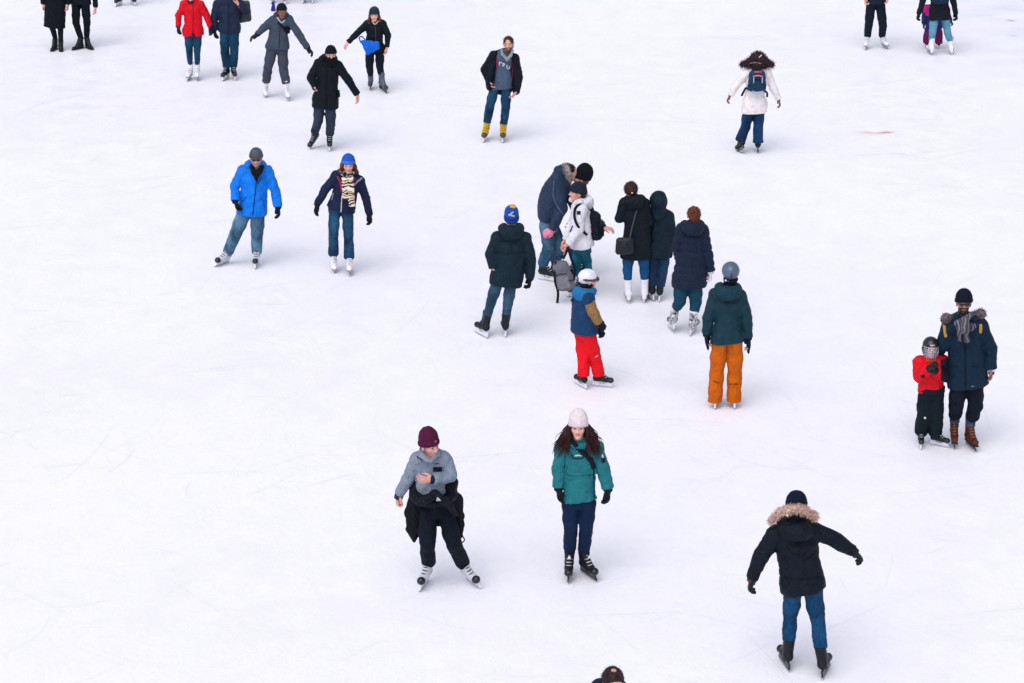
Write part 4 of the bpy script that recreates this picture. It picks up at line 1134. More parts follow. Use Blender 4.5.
p.field_part('scarf', fn, SC, h=.009, disp=.005)
p.stroke('jacket', [(342, 196), (341, 212)], .007, fabric('#c9cbd8', 'nylon'), 'zip'); p.stroke('jacket', [(332, 200), (333.5, 193)], .005, fabric('#9a9db0', 'nylon'), 'pocket_zip')
# ------------------------------------------------------------ 18 green coat, away
p = Person('person seen from behind in a dark green coat, blue and yellow knit hat and slim grey-blue jeans', base=(492, 336.5), face=180, seed=18)
p.feet([(481, 337.3, -148, 0, 12), (504, 336.3, 186)], 'black')
p.legs((505, 279), [(491.5, 301), (508, 303)], fabric('#2c4960', 'denim', '#456783'), r=(.078, .062, .052), disp=.007, drop=.04)
p.arms([(497.5, 238), (525, 239)], [(491, 254), (530.5, 258)], [(493.3, 268, .05), (530, 277.5)], tips=[(498, 274, .0), (529, 289.5)])
p.head((511.5, 217, -.02), skin='#c99a88'); p.hands((.5, .6), glove=(False, True), gmat=BLACKGLOVE)
JG = fabric('#12262c', 'nylon')
p.jacket([(489.8, 522, 287.5), (490.8, 523.5, 275), (494, 525.5, 260), (495, 526.5, 246)], JG, arm=(.080, .072, .060), disp=.008, name='coat')
p.body(); hood_down(p, JG, w=.125, up=.07, back=.10, low=.04, tube_r=.06)
p.beanie(fabric('#1c469c', 'knit'), high=.02, low=.035, bmat=fabric('#14357a', 'knit'))
f = Field(.007); f.ell((.01, -.02, .150), (.045, .045, .028)); p.headpart('hat_crown', f, fabric('#c9a032', 'knit'), disp=.008)
f = Field(.006); f.seg((.03, -.118, .07), (-.03, -.118, .085), .012, .010); f.seg((-.01, -.115, .1), (.02, -.105, .115), .010, .008); p.headpart('hat_pattern', f, fabric('#8fa6b8', 'knit'), disp=.006)
p.stroke('coat', [(493, 252), (508, 254), (527, 252)], .004, fabric('#0a171c', 'nylon'), 'seam')
# ------------------------------------------------------------ 19 leaning man, facing right
p = Person('person in a dark blue jacket with fur hood bending forward to the right, light patched jeans, pink glove', base=(549, 280.5), face=75, seed=19)
p.feet([(547.5, 281.5, 60), (560.5, 277.5, 75)], 'black')
p.legs((548, 224), [(549, 246, .08), (560, 246, -.05)], fabric('#285878', 'denim', '#6b97b4'), r=(.10, .080, .072), disp=.010, drop=.02, hipw=.09)
p.arms([(556, 180, .16), (562, 178, -.16)], [(562.5, 208, .22), (572, 200, -.15)], [(552.5, 229.5, .24), (577, 212, -.1)], tips=[(544, 234, .26), (582, 216, -.1)])
p.head((570, 173, -.04), yaw=95, pitch=10, skin='#c99584', brow='#20150f'); p.hands((.7, .5), glove=(True, False), gmat=fabric('#d9819b', 'knit'))
JL = fabric('#27364f', 'nylon')
p.jacket([(538.5, 562, 222), (537.5, 565, 208), (541, 569, 193), (549, 570, 181)], JL, arm=(.080, .070, .056), disp=.010, flat=.85, elbowk=.02)
p.body(); p.hair_cap(fabric('#14100f', 'hair'), tuft=300)
def fn(f):
    c = p.hc
    f.chain([c + V(-.16, -.04, -.05), c + V(-.15, 0, .03), c + V(-.10, .05, .06)], [.05, .06, .05], k=.04); f.ell(c + V(-.10, 0, -.02), (.09, .11, .10), k=.04)
p.field_part('hood', fn, JL, disp=.008)
def fn(f):
    c = p.hc; pts = [c + V(-.055 + .03 * math.cos(a), -.09 * math.cos(a) * .9 - .02, 0) * 1 + V(0, 0, .095 * math.sin(a)) for a in [math.pi * (-.45 + 1.5 * i / 12) for i in range(13)]]
    f.chain(pts, [.030] * 13, k=.01)
p.field_part('fur_trim', fn, fabric('#7f7478', 'fur', '#bfb3b0'), disp=.012, freq=50, tufts=(900, .035, .003, 9, .2))
p.stroke('jacket', [(554, 181), (553, 196), (557, 206), (563, 214)], .005, fabric('#64748f', 'nylon'), 'pale_sleeve_line')  # line paler than the jacket, running down the near sleeve past the elbow
# ------------------------------------------------------------ 21 hat person behind
p = Person('person in a round black knit hat facing left, mostly hidden behind the white jacket, one hand held out right', base=(582, 279), face=-70, seed=21)
p.feet([(572.5, 279, -60), (582.5, 280, -60)], 'black')
p.legs((582, 226), [(574, 252), (584, 252)], fabric('#173f58', 'denim'), r=(.078, .062, .05), disp=.005)
p.arms([(578, 197, .12), (583.5, 199, -.16)], [(575, 212, .12), (593, 217, -.12)], [(574, 222, .10), (604, 227.5, -.02)], tips=[(571, 226, .1), (610.5, 228.8, .0)])
p.head((581, 177.5, 0), yaw=-85, pitch=5, skin='#d9a493', kind='f'); p.hands((.5, .3))
p.jacket([(574, 590, 240), (574, 589, 222), (574, 588, 208)], fabric('#2b1c28', 'nylon'), arm=(.060, .052, .042), flat=.8)
p.body(); p.hair_cap(fabric('#5a4038', 'hair'), tuft=200); p.beanie(fabric('#0e0f15', 'fleece'), high=.035, wide=.012, low=.02, slouch=.1)
# ------------------------------------------------------------ 20 white jacket
p = Person('person in a white jacket and charcoal beanie facing left, black backpack on, holding a grey backpack', base=(584, 297), face=-65, seed=20)
p.feet([(577, 296.5, -60), (587, 297, -30)], 'black')
p.legs((582, 249), [(575.5, 266, .03), (587.5, 266, -.03)], fabric('#12586f', 'denim', '#1f7590'), r=(.074, .058, .050), disp=.005, hipw=.08)
p.arms([(581.5, 210, .15), (577, 208, -.15)], [(579, 229.5, .19), (572, 226, -.12)], [(568.5, 244, .20), (566, 240, -.06)], tips=[(566, 253, .20), (563, 248, -.06)])
p.head((577.3, 192.5, 0), yaw=-72, pitch=6, skin='#d9a08e', kind='f'); p.hands((.8, .5))
JW = fabric('#dcdae4', 'nylon')
p.jacket([(569, 594, 250.5), (568.5, 593, 238), (570, 592, 224), (572, 590, 213)], JW, arm=(.072, .062, .052), disp=.009, flat=.8)
p.body(); p.hair_cap(fabric('#2b201e', 'hair'), tuft=150); p.beanie(fabric('#25262f', 'knit'), low=.01, wide=.004); hood_down(p, JW, w=.12, up=.05, back=.12)
p.patch('jacket', [(577, 211), (580.5, 211), (580.5, 214.5), (577, 214.5)], fabric('#1c1d28', 'nylon'), 'sleeve_badge')
p.stroke('jacket', [(571, 200), (569.5, 206), (569, 213)], .010, fabric('#22222c', 'nylon'), 'collar_trim')
p.stroke('jacket', [(570, 232), (573, 226)], .010, fabric('#33333f', 'nylon'), 'cuff_strap')
q = rad(-65); out = -p.fw; acr = p.sd
R = np.stack([acr, out, V(0, 0, 1)], 1)
backpack(p, p.P(594.5, 225, .02) , (.30, .19, .44), R, fabric('#15161f', 'nylon'), fabric('#0c0d13', 'nylon'), 'black backpack on the back of the person in the white jacket',
   straps=[[p.P(588, 209, .12), p.P(581, 204.5, .17), p.P(575.5, 208, .2), p.P(574.5, 217, .22), p.P(578, 226, .25), p.P(587, 235, .18)]])
R = np.stack([nrm(V(1, -.25, .28)), nrm(V(.25, -1, 0)) , nrm(V(-.28, 0, 1))], 1); R[:, 1] = np.cross(R[:, 2], R[:, 0])
R[:, 1] *= -1 if R[1, 1] > 0 else 1
backpack(p, p.P(563, 275.5, .26), (.25, .19, .47), R, fabric('#6a6976', 'nylon'), fabric('#1a1a22', 'nylon'), 'grey backpack with black straps held in the hand of the person in the white jacket', pocket=fabric('#7d7b88', 'nylon'),
   straps=[[p.P(556, 262, .28), p.P(555, 280, .3), p.P(558, 292, .26), p.P(557.2, 303, .26)], [p.P(568, 247, .24), p.P(571, 258, .2), p.P(575, 270, .18), p.P(573, 283, .18)], [p.P(568, 247, .26), p.P(566, 253, .28), p.P(563, 259, .27)]])
# ------------------------------------------------------------ 22 crossbody
p = Person('person seen from behind with dark hair in a bun, black coat, blue leggings and white skates', base=(636.5, 302), face=180, seed=22)
p.feet([(628, 302.8, 185), (645.3, 302.3, 172)], 'white')
p.legs((636, 246), [(627.5, 270), (644.3, 270)], fabric('#0f4a78', 'cloth'), r=(.084, .062, .046), disp=.005, drop=-.05)
p.arms([(625, 203.5), (644.5, 204.5)], [(619.5, 218.5), (649.5, 221, -.02)], [(622, 206, -.18), (645, 212, -.22)], tips=[(626, 198, -.2), (640, 206, -.25)])
p.head((630.8, 190.5, -.02), skin='#c99a88', kind='f', pitch=4); p.hands((.5, .5))
JC = fabric('#10171d', 'nylon')
p.jacket([(620.3, 651.5, 260), (621.5, 651, 248), (624, 650.5, 232), (624, 649, 214)], JC, arm=(.072, .062, .052), disp=.008, name='coat')
p.body(); hood_down(p, JC, w=.11, up=.005, low=.02)
f = Field(.006); f.ell((0, -.025, .035), (.087, .098, .092), k=.02); f.ell((0, -.075, .045), (.07, .05, .06), k=.03); f.ell((0, .10, -.03), (.07, .08, .085), k=.012, op='s')
p.headpart('hair', f, fabric('#1c1214', 'hair', '#4a2c28'), disp=.007, freq=80, tufts=(500, .02, .002, 1, .2))
f = Field(.005); f.ell((.012, -.128, .018), (.014, .012, .014)); p.headpart('hair_tie', f, fabric('#e8e2e4', 'cloth'))
bag(p, 'crossbody_bag', 'black crossbody bag hanging by a long strap at the left hip of the black coat', [p.P(618.5, 240, .16), p.P(631, 239, .17), p.P(631.5, 252, .18), p.P(617.3, 252.5, .17)], .07, fabric('#1b1e26', 'leather'), fabric('#4a4d55', 'leather'), straps=[[p.P(637.6, 207, .09), p.P(634.5, 218, .16), p.P(631.5, 230, .17), p.P(629.5, 240, .17)]], sr=.007)
# ------------------------------------------------------------ 23 hooded dark green
p = Person('person seen from behind with dark green hood up, close beside the person with the crossbody bag', base=(657, 300), face=180, seed=23)
p.feet([(649.5, 300.2, 200), (659, 301.2, 178)], 'black')
p.legs((659, 246), [(653, 271), (662, 271)], fabric('#1b3352', 'denim', '#2b4a70'), r=(.085, .072, .066), disp=.009, drop=.04)
p.arms([(651.5, 215), (668.5, 216.5)], [(650.5, 231, -.08), (671.5, 231)], [(653, 228, -.22), (671.2, 247.5, -.02)], tips=[(655, 222, -.25), (671, 257)])
p.head((657.5, 201.5), skin='#b98a78', yaw=195); p.hands((.5, .6), glove=(False, True), gmat=BLACKGLOVE)
JG2 = fabric('#10242a', 'nylon')
p.jacket([(649.8, 670, 258.5), (649.5, 671, 245), (650, 671, 230), (651, 671, 220)], JG2, arm=(.068, .062, .052), disp=.009, name='coat', flat=.75)
p.body(); hood_up(p, JG2, big=.95)
f = Field(.006); f.ell((.10, .03, -.01), (.035, .05, .055)); p.headpart('hair', f, fabric('#2c1a18', 'hair'), disp=.006, tufts=(200, .02, .002, 1, .3))
p.stroke('coat', [(653, 219), (650.5, 258)], .004, fabric('#081317', 'nylon'), 'seam')
# ------------------------------------------------------------ 24 long navy puffer
p = Person('person seen from behind in a long navy quilted coat, auburn hair, teal leggings and one white glove', base=(683, 334), face=180, seed=24)
p.feet([(671.5, 333.2, -170, 12), (693.5, 335, 160)], 'mixed')
p.legs((688, 279), [(680, 301), (695.8, 302)], fabric('#0f3f52', 'cloth'), r=(.100, .078, .050), disp=.005, drop=-.06)
p.arms([(682, 229), (702.5, 230)], [(677, 246), (707.3, 253)], [(679, 258, -.12), (710.8, 270.5)], tips=[(683, 262, -.18), (709.5, 284)])
p.head((693.5, 215, -.01), skin='#dba193', kind='f', yaw=188, pitch=4); p.hands((.5, .4), glove=(False, True), gmat=fabric('#d6cfd8', 'knit'))
JP = fabric('#1d2434', 'puffer')
p.jacket([(672.6, 706.5, 289), (673, 706.5, 279), (675.5, 706, 264), (678.5, 704.5, 250), (680, 704, 238)], JP, arm=(.074, .066, .052), q=(.022, .095, 0), disp=.004, name='coat')
p.body(); hood_down(p, JP, w=.125, up=.0, back=.11, low=.03)
f = Field(.006); f.ell((0, -.03, .035), (.085, .098, .088), k=.02); f.ell((0, -.085, -.02), (.058, .05, .095), k=.03); f.ell((0, -.12, -.03), (.03, .03, .06), k=.02); f.ell((.0, .10, -.03), (.07, .08, .085), k=.012, op='s')
p.headpart('hair', f, fabric('#3f1d14', 'hair', '#74402c'), disp=.007, freq=80, tufts=(500, .015, .0016, 1, .6))
for i in (0, 1):
    f = Field(.008); A = p.ank[i]; f.seg(A + V(0, 0, .0), A + V(0, 0, .075), .054, .056, cap=.01, q=(.006, .03, 0)); p.add('sock', [f.bake(disp=.003)], fabric('#dddbe4', 'knit'))
# ------------------------------------------------------------ 25 orange trousers
p = Person('person seen from behind in orange snow trousers, dark teal jacket and grey helmet', base=(724, 407.5), face=180, seed=25)
p.feet([(714.8, 408.2, 178), (733.6, 408, 182)], 'black')
p.legs((727.5, 339), [(717.3, 366), (734.8, 368)], fabric('#bd5a0a', 'snowpant'), r=(.095, .086, .084), hem=.084, disp=.010, drop=.17)
p.arms([(715.8, 295), (740, 296)], [(708.3, 317.5), (746.6, 317.5)], [(706.8, 333.5), (748, 337)], tips=[(707, 347), (749.3, 351)])
p.head((730.5, 274.5, -.02), skin='#b98a78'); p.hands((.3, .3), glove=(True, True), gmat=fabric('#0f1624', 'nylon'), mitten=True)
JT = fabric('#113340', 'nylon')
p.jacket([(712.5, 742.3, 344), (712.8, 741.8, 333), (714.5, 740.5, 317), (714, 742, 303)], JT, arm=(.076, .066, .054), disp=.008)
p.body(); hood_down(p, JT, w=.125, up=.03, back=.11)
f = Field(.006); f.ell((0, -.03, -.04), (.082, .09, .06)); f.seg((0, -.03, -.05), (0, -.04, -.17), .075, .085, k=.02); p.headpart('neck_warmer', f, fabric('#0d1018', 'knit'), disp=.004)
f = Field(.006); f.ell((0, -.01, .055), (.104, .122, .105)); HM = fabric('#4a5b70', 'plastic')
p.headpart('helmet', f, HM, cuts=[((0, 0, -.01), (0, 0, -1))])
f = Field(.005); f.seg((0, -.128, .03), (0, -.128, .075), .011, .010, k=.004); f.seg((.03, -.12, .04), (.03, -.12, .06), .007, .007); p.headpart('helmet_vent', f, fabric('#141a24', 'plastic'), parent=p.mesh['helmet'])
f = Field(.005); f.chain([(-.03, -.105, -.03), (-.06, -.085, -.035), (-.08, -.03, -.03)], [.008] * 3); p.headpart('helmet_strap', f, fabric('#b8bcc8', 'nylon'), parent=p.mesh['helmet'])
for s_ in ([(713.5, 381), (719, 383)], [(729, 384), (738, 384)]): p.stroke('trousers', s_, .006, fabric('#7a3b06', 'snowpant'), 'knee_seam')
p.stroke('trousers', [(726.5, 346), (727, 360)], .006, fabric('#7a3b06', 'snowpant'), 'seam')
# ------------------------------------------------------------ 26 red-trousered child
p = Person('child in bright red trousers and a navy jacket with tan sleeves, white ski helmet and goggles', base=(592, 388), face=125, sk=.86, seed=26)
p.feet([(581, 388.5, -150, 0, 0), (602.5, 387, 75)], 'black')
p.legs((585, 334), [(583.5, 357), (595.3, 357)], fabric('#e0101e', 'snowpant'), r=(.098, .084, .080), hem=.082, disp=.010, drop=.06)
p.arms([(588.5, 298.5, .13), (584, 297, -.12)], [(592.5, 311.5, .16), (594, 314, -.10)], [(599, 322.5, .14), (598, 328, -.02)], tips=[(606, 330, .12), (605, 338, .0)])
p.head((588.3, 280.5, 0), yaw=105, pitch=8, skin='#dba594'); p.hands((.5, .6), glove=(True, True), gmat=BLACKGLOVE)
JK = fabric('#12365c', 'nylon')
p.jacket([(570.8, 598, 337), (571, 597.5, 325), (571.5, 596, 310), (573, 594, 300)], JK, arm=(.085, .076, .062), smat=fabric('#8c6a44', 'nylon'), disp=.008, flat=.8)
p.body(); hood_down(p, fabric('#1668a0', 'nylon'), w=.13, up=.045, back=.12, tube_r=.05)
f = Field(.006); f.ell((0, -.012, .05), (.104, .125, .105)); p.headpart('helmet', f, fabric('#dedbe4', 'plastic'), cuts=[((0, 0, -.012), nrm((0, .12, -1)))])
f = Field(.006); f.seg((-.04, .105, .02), (.04, .105, .02), .032, .032, k=.01); f.chain([(-.05, .10, .02), (-.10, .04, .025), (-.105, -.06, .04), (0, -.135, .045), (.105, -.06, .04), (.10, .04, .025), (.05, .10, .02)], [.018, .016, .014, .014, .014, .016, .018], k=.01); p.headpart('goggles', f, fabric('#3d3338', 'plastic'))
f = Field(.006); f.ell((0, -.02, -.05), (.085, .095, .05)); p.headpart('helmet_padding', f, fabric('#15151f', 'cloth'), parent=p.mesh['helmet'])
p.stroke('jacket', [(571, 297), (573, 301)], .02, fabric('#0e1f38', 'nylon'), 'cord')
p.stroke('trousers', [(595, 357), (598, 355.5)], .006, fabric('#f0a8a8', 'nylon'), 'logo_mark')
# ------------------------------------------------------------ 28 tall man with parka
p = Person('tall person in a dark teal parka, sunglasses, grey scarf and brown boots, standing behind the child in red', base=(963, 449.5), face=0, seed=28)
p.feet([(954.8, 448, -6, 6), (972, 451, 14)], 'brown')
p.legs((967.5, 377), [(956.3, 406), (975.3, 406)], fabric('#0e141f', 'cloth'), r=(.100, .082, .060), hem=.058, disp=.010, drop=-.12)
p.arms([(948.3, 328.5), (980.5, 326)], [(943, 345, -.02), (990, 347)], [(938.5, 352, -.14), (991.3, 368.3, .03)], tips=[(930, 357, -.2), (991.5, 384, .05)])
p.head((963.8, 303.5, .03), yaw=-5, pitch=2, skin='#9c6652', lip='#80444a', beard='#1a1210', brow='#120c0b'); p.hands((.5, .45))
JP = fabric('#0d2633', 'nylon')
p.jacket([(947.8, 988.2, 389), (947.5, 987.5, 375), (947.8, 985.5, 357), (948, 983.5, 339)], JP, arm=(.082, .074, .062), disp=.010, name='parka', flat=.66)
p.body(); p.beanie(fabric('#0c1220', 'knit'), high=.02, low=.0, wide=.004); p.glasses()
for sx, c in ((0, (945.8, 319, .02)), (1, (980.5, 314, .0))):
    def fn(f): 
        q = p.P(*c); f.ell(q, (.052, .045, .052)); f.seg(q, p.nb + V(0, .08, .03), .042, .042, k=.03)
    p.field_part('fur_trim', fn, fabric('#463a40', 'fur', '#776a70'), h=.01, disp=.012, tufts=(600, .025, .0024, 3, .2))
hood_down(p, JP, w=.13, up=.03)
SCF = striped([(0, '#383844'), (.4, '#5e5d69'), (.62, '#23232e'), (.8, '#75717d')], 14.0, 'grey_scarf', axis=0)
def fn(f):
    c = p.nb + V(0, -.02, .005); pts = [c + V(math.sin(a) * .095, -math.cos(a) * .095, -.025 * math.cos(a)) for a in [2 * math.pi * i / 14 for i in range(15)]]
    f.chain(pts, [.040] * 15, k=.01)
    f.chain([p.P(971, 315, .16), p.P(964.5, 319.5, .22), p.P(956.5, 323, .22)], [.030, .034, .03], k=.01)
    f.chain([p.P(962, 320, .24), p.P(960, 330, .27), p.P(959.5, 341, .25)], [.030, .028, .026], side=(1, 0, 0), flat=.4, cap=.01, k=.01)
    f.chain([p.P(966, 319, .24), p.P(966, 331, .27), p.P(967, 342, .25)], [.036, .034, .03], side=(1, 0, 0), flat=.4, cap=.01, k=.01)
p.field_part('scarf', fn, SCF, h=.009, disp=.006)
p.stroke('parka', [(965, 343), (965.5, 388)], .008, fabric('#071620', 'nylon'), 'zip'); p.stroke('parka', [(953, 366), (958.5, 366.5)], .006, fabric('#071620', 'nylon'), 'pocket_seam'); p.stroke('parka', [(972, 366.5), (978.5, 366)], .006, fabric('#071620', 'nylon'), 'pocket_seam')
p.stroke('parka', [(971, 386.5), (974, 386)], .006, fabric('#6a7580', 'nylon'), 'hem_tag')
t = thing('backpack', 'backpack behind the tall person in the teal parka, only its mustard straps showing', 'backpack', p.B + p.P(965, 358, -.2))
f = Field(.01); f.seg(p.P(965, 352, -.24), p.P(965, 328, -.24), .14, .13, side=(1, 0, 0), flat=.5, cap=.05); local_add(t, p.B, 'pack_body', [f.bake(disp=.004)], fabric('#6e4d20', 'nylon'))
for s_ in ([(944.5, 326), (945, 331), (946, 337)], [(979.8, 317), (980.5, 325), (980.3, 333)]):
    Q = []
    for (u, v) in s_:
        l, n = p.hit('parka', u, v)
        if l is not None: Q.append(l + n * .004)
    if len(Q) >= 2:
        Q = [Q[0] + V(0, .18, .0)] + Q
        local_add(t, p.B, 'shoulder_strap', [tube(catmull(Q, 4), .017, 8, .45)], fabric('#b98a3a', 'nylon'))
f = Field(.007); f.seg(p.wr[1], p.wr[1] + nrm(p.tip[1] - p.wr[1]) * .03, .044, .042, cap=.01); p.add('shirt_cuff', [f.bake()], fabric('#dcd8e2', 'cloth'))
f = Field(.006); a = p.wr[1] + nrm(p.tip[1] - p.wr[1]) * .045; f.seg(a, a + V(0, 0, -.02), .036, .036, cap=.008); p.add('watch', [f.bake()], fabric('#1a1518', 'plastic'))
for i in (0, 1):
    f = Field(.008); A = p.ank[i]; f.seg(A + V(0, 0, -.0), A + V(0, 0.0, .16), .055, .058, cap=.01, q=(.006, .03, 0)); p.add('sock', [f.bake(disp=.003)], fabric('#3d4656', 'knit'))
# ------------------------------------------------------------ 27 caged child
p = Person('small child in a red jacket and black helmet with wire cage, black trousers, arms crossed in front', base=(930, 447.5), face=0, sk=.78, seed=27)
p.feet([(920.8, 448.3, -5), (939.5, 446.6, 60)], 'black')
p.legs((931, 394), [(924.5, 415), (935.8, 415)], fabric('#101c20', 'snowpant'), r=(.118, .105, .10), hem=.098, disp=.012, drop=.07)
p.arms([(919.5, 363), (942.5, 363)], [(919.8, 377, .06), (944.5, 376, .06)], [(928.5, 368.5, .22), (936.5, 371, .22)], tips=[(934, 363, .24), (929.5, 367, .26)])
p.head((930.8, 348.5, .04), skin='#d09a8c', kind='f', pitch=6, hs=.96); p.hands((.7, .7), glove=(True, True), gmat=fabric('#15161f', 'leather'))
JR = fabric('#d10a20', 'nylon'); JRB = fabric('#16181f', 'nylon')
p.jacket([(919, 944, 390), (918.5, 944, 384), (919, 943.5, 374), (920, 943, 366)], JR, arm=(.10, .092, .075), disp=.012, flat=.75)
c_ = V(*p.st[0][:3]); w_ = p.st[0][3]; p.field_part('dark_hem_band', lambda f: f.seg(c_ + V(0, 0, -.055), c_ + V(0, 0, .012), w_ + .010, w_ + .010, side=p.sd, flat=.76, cap=.012), JRB, disp=.004)
p.patch('jacket', [(940.5, 360), (950, 358), (950, 384), (941, 380)], JRB, 'black_sleeve_panel', off=.008, th=.01)
p.patch('jacket', [(920.5, 375.5), (924, 374.5), (925, 377.5), (921.5, 378)], JRB, 'elbow_patch', off=.006)
p.body(); p.hair_cap(fabric('#b98a5a', 'hair'), tuft=200); ring(p, fabric('#d8502a', 'cloth'), r=.06, t=.03)
f = Field(.006); f.ell((0, -.012, .045), (.108, .125, .112)); f.ell((0, .10, -.02), (.078, .08, .085), k=.01, op='s')
for x in (-1, 1): f.seg((x * .09, -.01, .0), (x * .085, .0, -.06), .03, .02, k=.02)
p.headpart('helmet', f, fabric('#1a1d27', 'plastic'))
f = Field(.005); f.seg((-.025, .108, .075), (.025, .108, .075), .008, .008); p.headpart('helmet_badge', f, fabric('#c4c8d2', 'plastic'), parent=p.mesh['helmet'])
cg = []
def cagept(a, z): return p.H(math.sin(a) * (.098 - .012 * (z < -.06)), .018 + math.cos(a) * (.125 - .03 * (z < -.08)), z)
for z in (.045, .015, -.015, -.045, -.075, -.10): cg.append(tube([cagept(rad(a), z) for a in range(-80, 81, 16)], .0034, 6))
for a in (-75, -52, -30, -10, 10, 30, 52, 75): cg.append(tube([cagept(rad(a), z) for z in (.05, .02, -.01, -.04, -.07, -.105)], .0034, 6))
p.add('face_cage', cg, fabric('#c6cad4', 'steel'), parent=p.mesh['helmet'])
p.stroke('trousers', [(924.5, 417), (925.5, 418.5)], .012, fabric('#d5d9e2', 'cloth'), 'logo_mark')
# ------------------------------------------------------------ 29 fleece woman
p = Person('person in a grey fleece and maroon knit hat with a black jacket tied around the waist, glancing right', base=(440, 589), face=8, seed=29)
p.feet([(423.5, 589.5, -16, 0, -8), (474, 586.5, 30, 0, 22)], 'whiteblack')
p.legs((437, 512, -.04), [(427.3, 542, .06), (453.5, 543, .06)], fabric('#0c131c', 'cloth'), r=(.095, .076, .068), hem=.072, disp=.010, drop=.02)
p.arms([(417.5, 460.5), (444.5, 460)], [(407.5, 479.5, -.04), (451.5, 475.5, .05)], [(399.5, 494, -.06), (432.5, 479.5, .22)], tips=[(397, 503, -.06), (423, 480, .25)])
p.head((429.6, 445.5, .08), yaw=38, pitch=12, roll=-4, skin='#cf9d8e', lip='#b06060', kind='f'); p.hands((.95, .35), glove=(False, False), flip=(False, False), thumb=[None, (0, -.3, 1)])
FG = fabric('#7f899b', 'fleece')
p.jacket([(418.5, 449, 499), (417, 448, 485), (417.5, 447.5, 475), (417.5, 446.5, 466)], FG, arm=(.072, .062, .050), disp=.012, name='fleece', flat=.68)
p.body(); p.beanie(fabric('#4a0f35', 'knit'), high=.045, wide=.003, low=.005)
f = Field(.005); f.ell((.0, .103, .085), (.012, .008, .012)); p.headpart('hat_badge', f, fabric('#a05a5c', 'cloth'), parent=p.mesh['knit_hat'])
def fn(f):
    f.chain([p.P(422.5, 449, .02), p.P(421.5, 455, .12), p.P(427, 460.5, .2)], [.03, .03, .02], k=.01); f.chain([p.P(435.5, 449.5, .02), p.P(436.5, 454, .10), p.P(430, 461.5, .2)], [.03, .03, .02], k=.01)
p.field_part('fleece_collar', fn, FG, disp=.006)
NV = fabric('#161d33', 'nylon')
p.stroke('fleece', [(417, 456.5), (424, 460.5), (430, 462.5)], .010, NV, 'navy_placket'); p.patch('fleece', [(424.5, 455.5), (431.5, 457), (430, 461.5), (428, 460.5)], fabric('#10131c', 'cloth'), 'shirt')
p.patch('fleece', [(433, 467), (442, 467), (442, 471.5), (433, 471.5)], NV, 'chest_pocket'); p.stroke('fleece', [(434, 464), (439, 463.5)], .004, NV, 'logo_mark')
f = Field(.007); f.seg(p.wr[0] - nrm(p.tip[0] - p.wr[0]) * .02, p.wr[0] + nrm(p.tip[0] - p.wr[0]) * .05, .047, .043, cap=.01); p.add('cuff', [f.bake()], fabric('#1f2a40', 'nylon'))
f = Field(.007); d_ = nrm(p.tip[1] - p.wr[1]); f.seg(p.wr[1] - d_ * .01, p.wr[1] + d_ * .02, .047, .045, cap=.01); p.add('cuff', [f.bake()], NV)
TB = fabric('#0b0d14', 'nylon')
def fn(f):
    C = p.P(433.5, 494, .0); pts = []
    for i in range(17):
        a = 2 * math.pi * i / 16; pts.append(C + p.sd * math.sin(a) * .185 + p.fw * math.cos(a) * .135 + V(0, 0, -.03 * math.cos(a)))
    f.chain(pts, [.05] * 17, k=.02)
    f.ell(p.P(450, 484, -.02), (.08, .08, .09), k=.03); f.ell(p.P(415.5, 491, -.02), (.06, .08, .10), k=.03)
    kn = p.P(435, 494.5, .22); f.ell(kn, (.05, .035, .045), k=.02)
    f.chain([kn, p.P(427, 499, .24), p.P(420, 503, .2)], [.035, .042, .03], k=.01); f.chain([kn, p.P(443, 500, .24), p.P(450, 506, .2), p.P(455, 514, .15)], [.035, .04, .035, .025], k=.01)
    f.chain([p.P(418, 500, -.06), p.P(416, 514, -.08), p.P(414.5, 530, -.10), p.P(414, 541, -.10)], [.10, .10, .075, .02], side=(1, 0, 0), flat=.35, k=.02)
    f.chain([p.P(434, 500, -.13), p.P(434, 514, -.15), p.P(434, 524, -.15)], [.20, .20, .18], side=(1, 0, 0), flat=.22, cap=.02, k=.02)
    f.chain([p.P(454, 500, -.06), p.P(456, 514, -.08), p.P(458.5, 526, -.1), p.P(460, 536, -.1)], [.09, .075, .05, .02], side=(1, 0, 0), flat=.35, k=.02)
p.field_part('tied_jacket', fn, TB, h=.01, disp=.008, freq=20)
p.add('cord', [tube(catmull([p.P(459.5, 520, -.04), p.P(462, 534, -.02), p.P(464.5, 540, .0), p.P(461.5, 543, .0)], 4), .006, 6)], TB, parent=p.mesh['tied_jacket'])
p.patch('tied_jacket', [(437.5, 497), (441, 500.5), (436, 501)], fabric('#b4bcc6', 'cloth'), 'pale_lining', off=.004)
# ------------------------------------------------------------ 30 teal woman
p = Person('person in a teal green pullover jacket and white knit hat, long dark hair, black skates', base=(578, 580.5), face=0, seed=30)
p.feet([(568.6, 581.7, -3), (589, 580, 30)], 'blackall')
p.legs((579, 503), [(570.8, 527), (586.3, 526)], fabric('#10233c', 'cloth'), r=(.088, .068, .062), hem=.062, disp=.006, drop=-.06)
p.arms([(563, 448), (596, 448.5)], [(558.8, 467), (602.8, 468)], [(558.6, 487, .03), (608, 488, .03)], tips=[(559.5, 511, .05), (608.3, 509.5, .07)])
p.head((578.2, 427, .04), yaw=-4, pitch=6, skin='#d8a79a', lip='#b85a5c', brow='#2a1a18', kind='f'); p.hands((.35, .55), glove=(True, True), gmat=fabric('#12131d', 'nylon'))
TG = fabric('#1f7078', 'nylon')
p.jacket([(563.2, 596, 502), (563.2, 595.3, 488), (564, 595, 470), (564, 595.5, 455)], TG, arm=(.074, .066, .056), disp=.011, flat=.7)
p.body()
HRM = fabric('#1e1014', 'hair', '#4a2828')
long_hair(p, HRM, strands=520, spread=.135, length=.28, wave=.020, r=.0062)
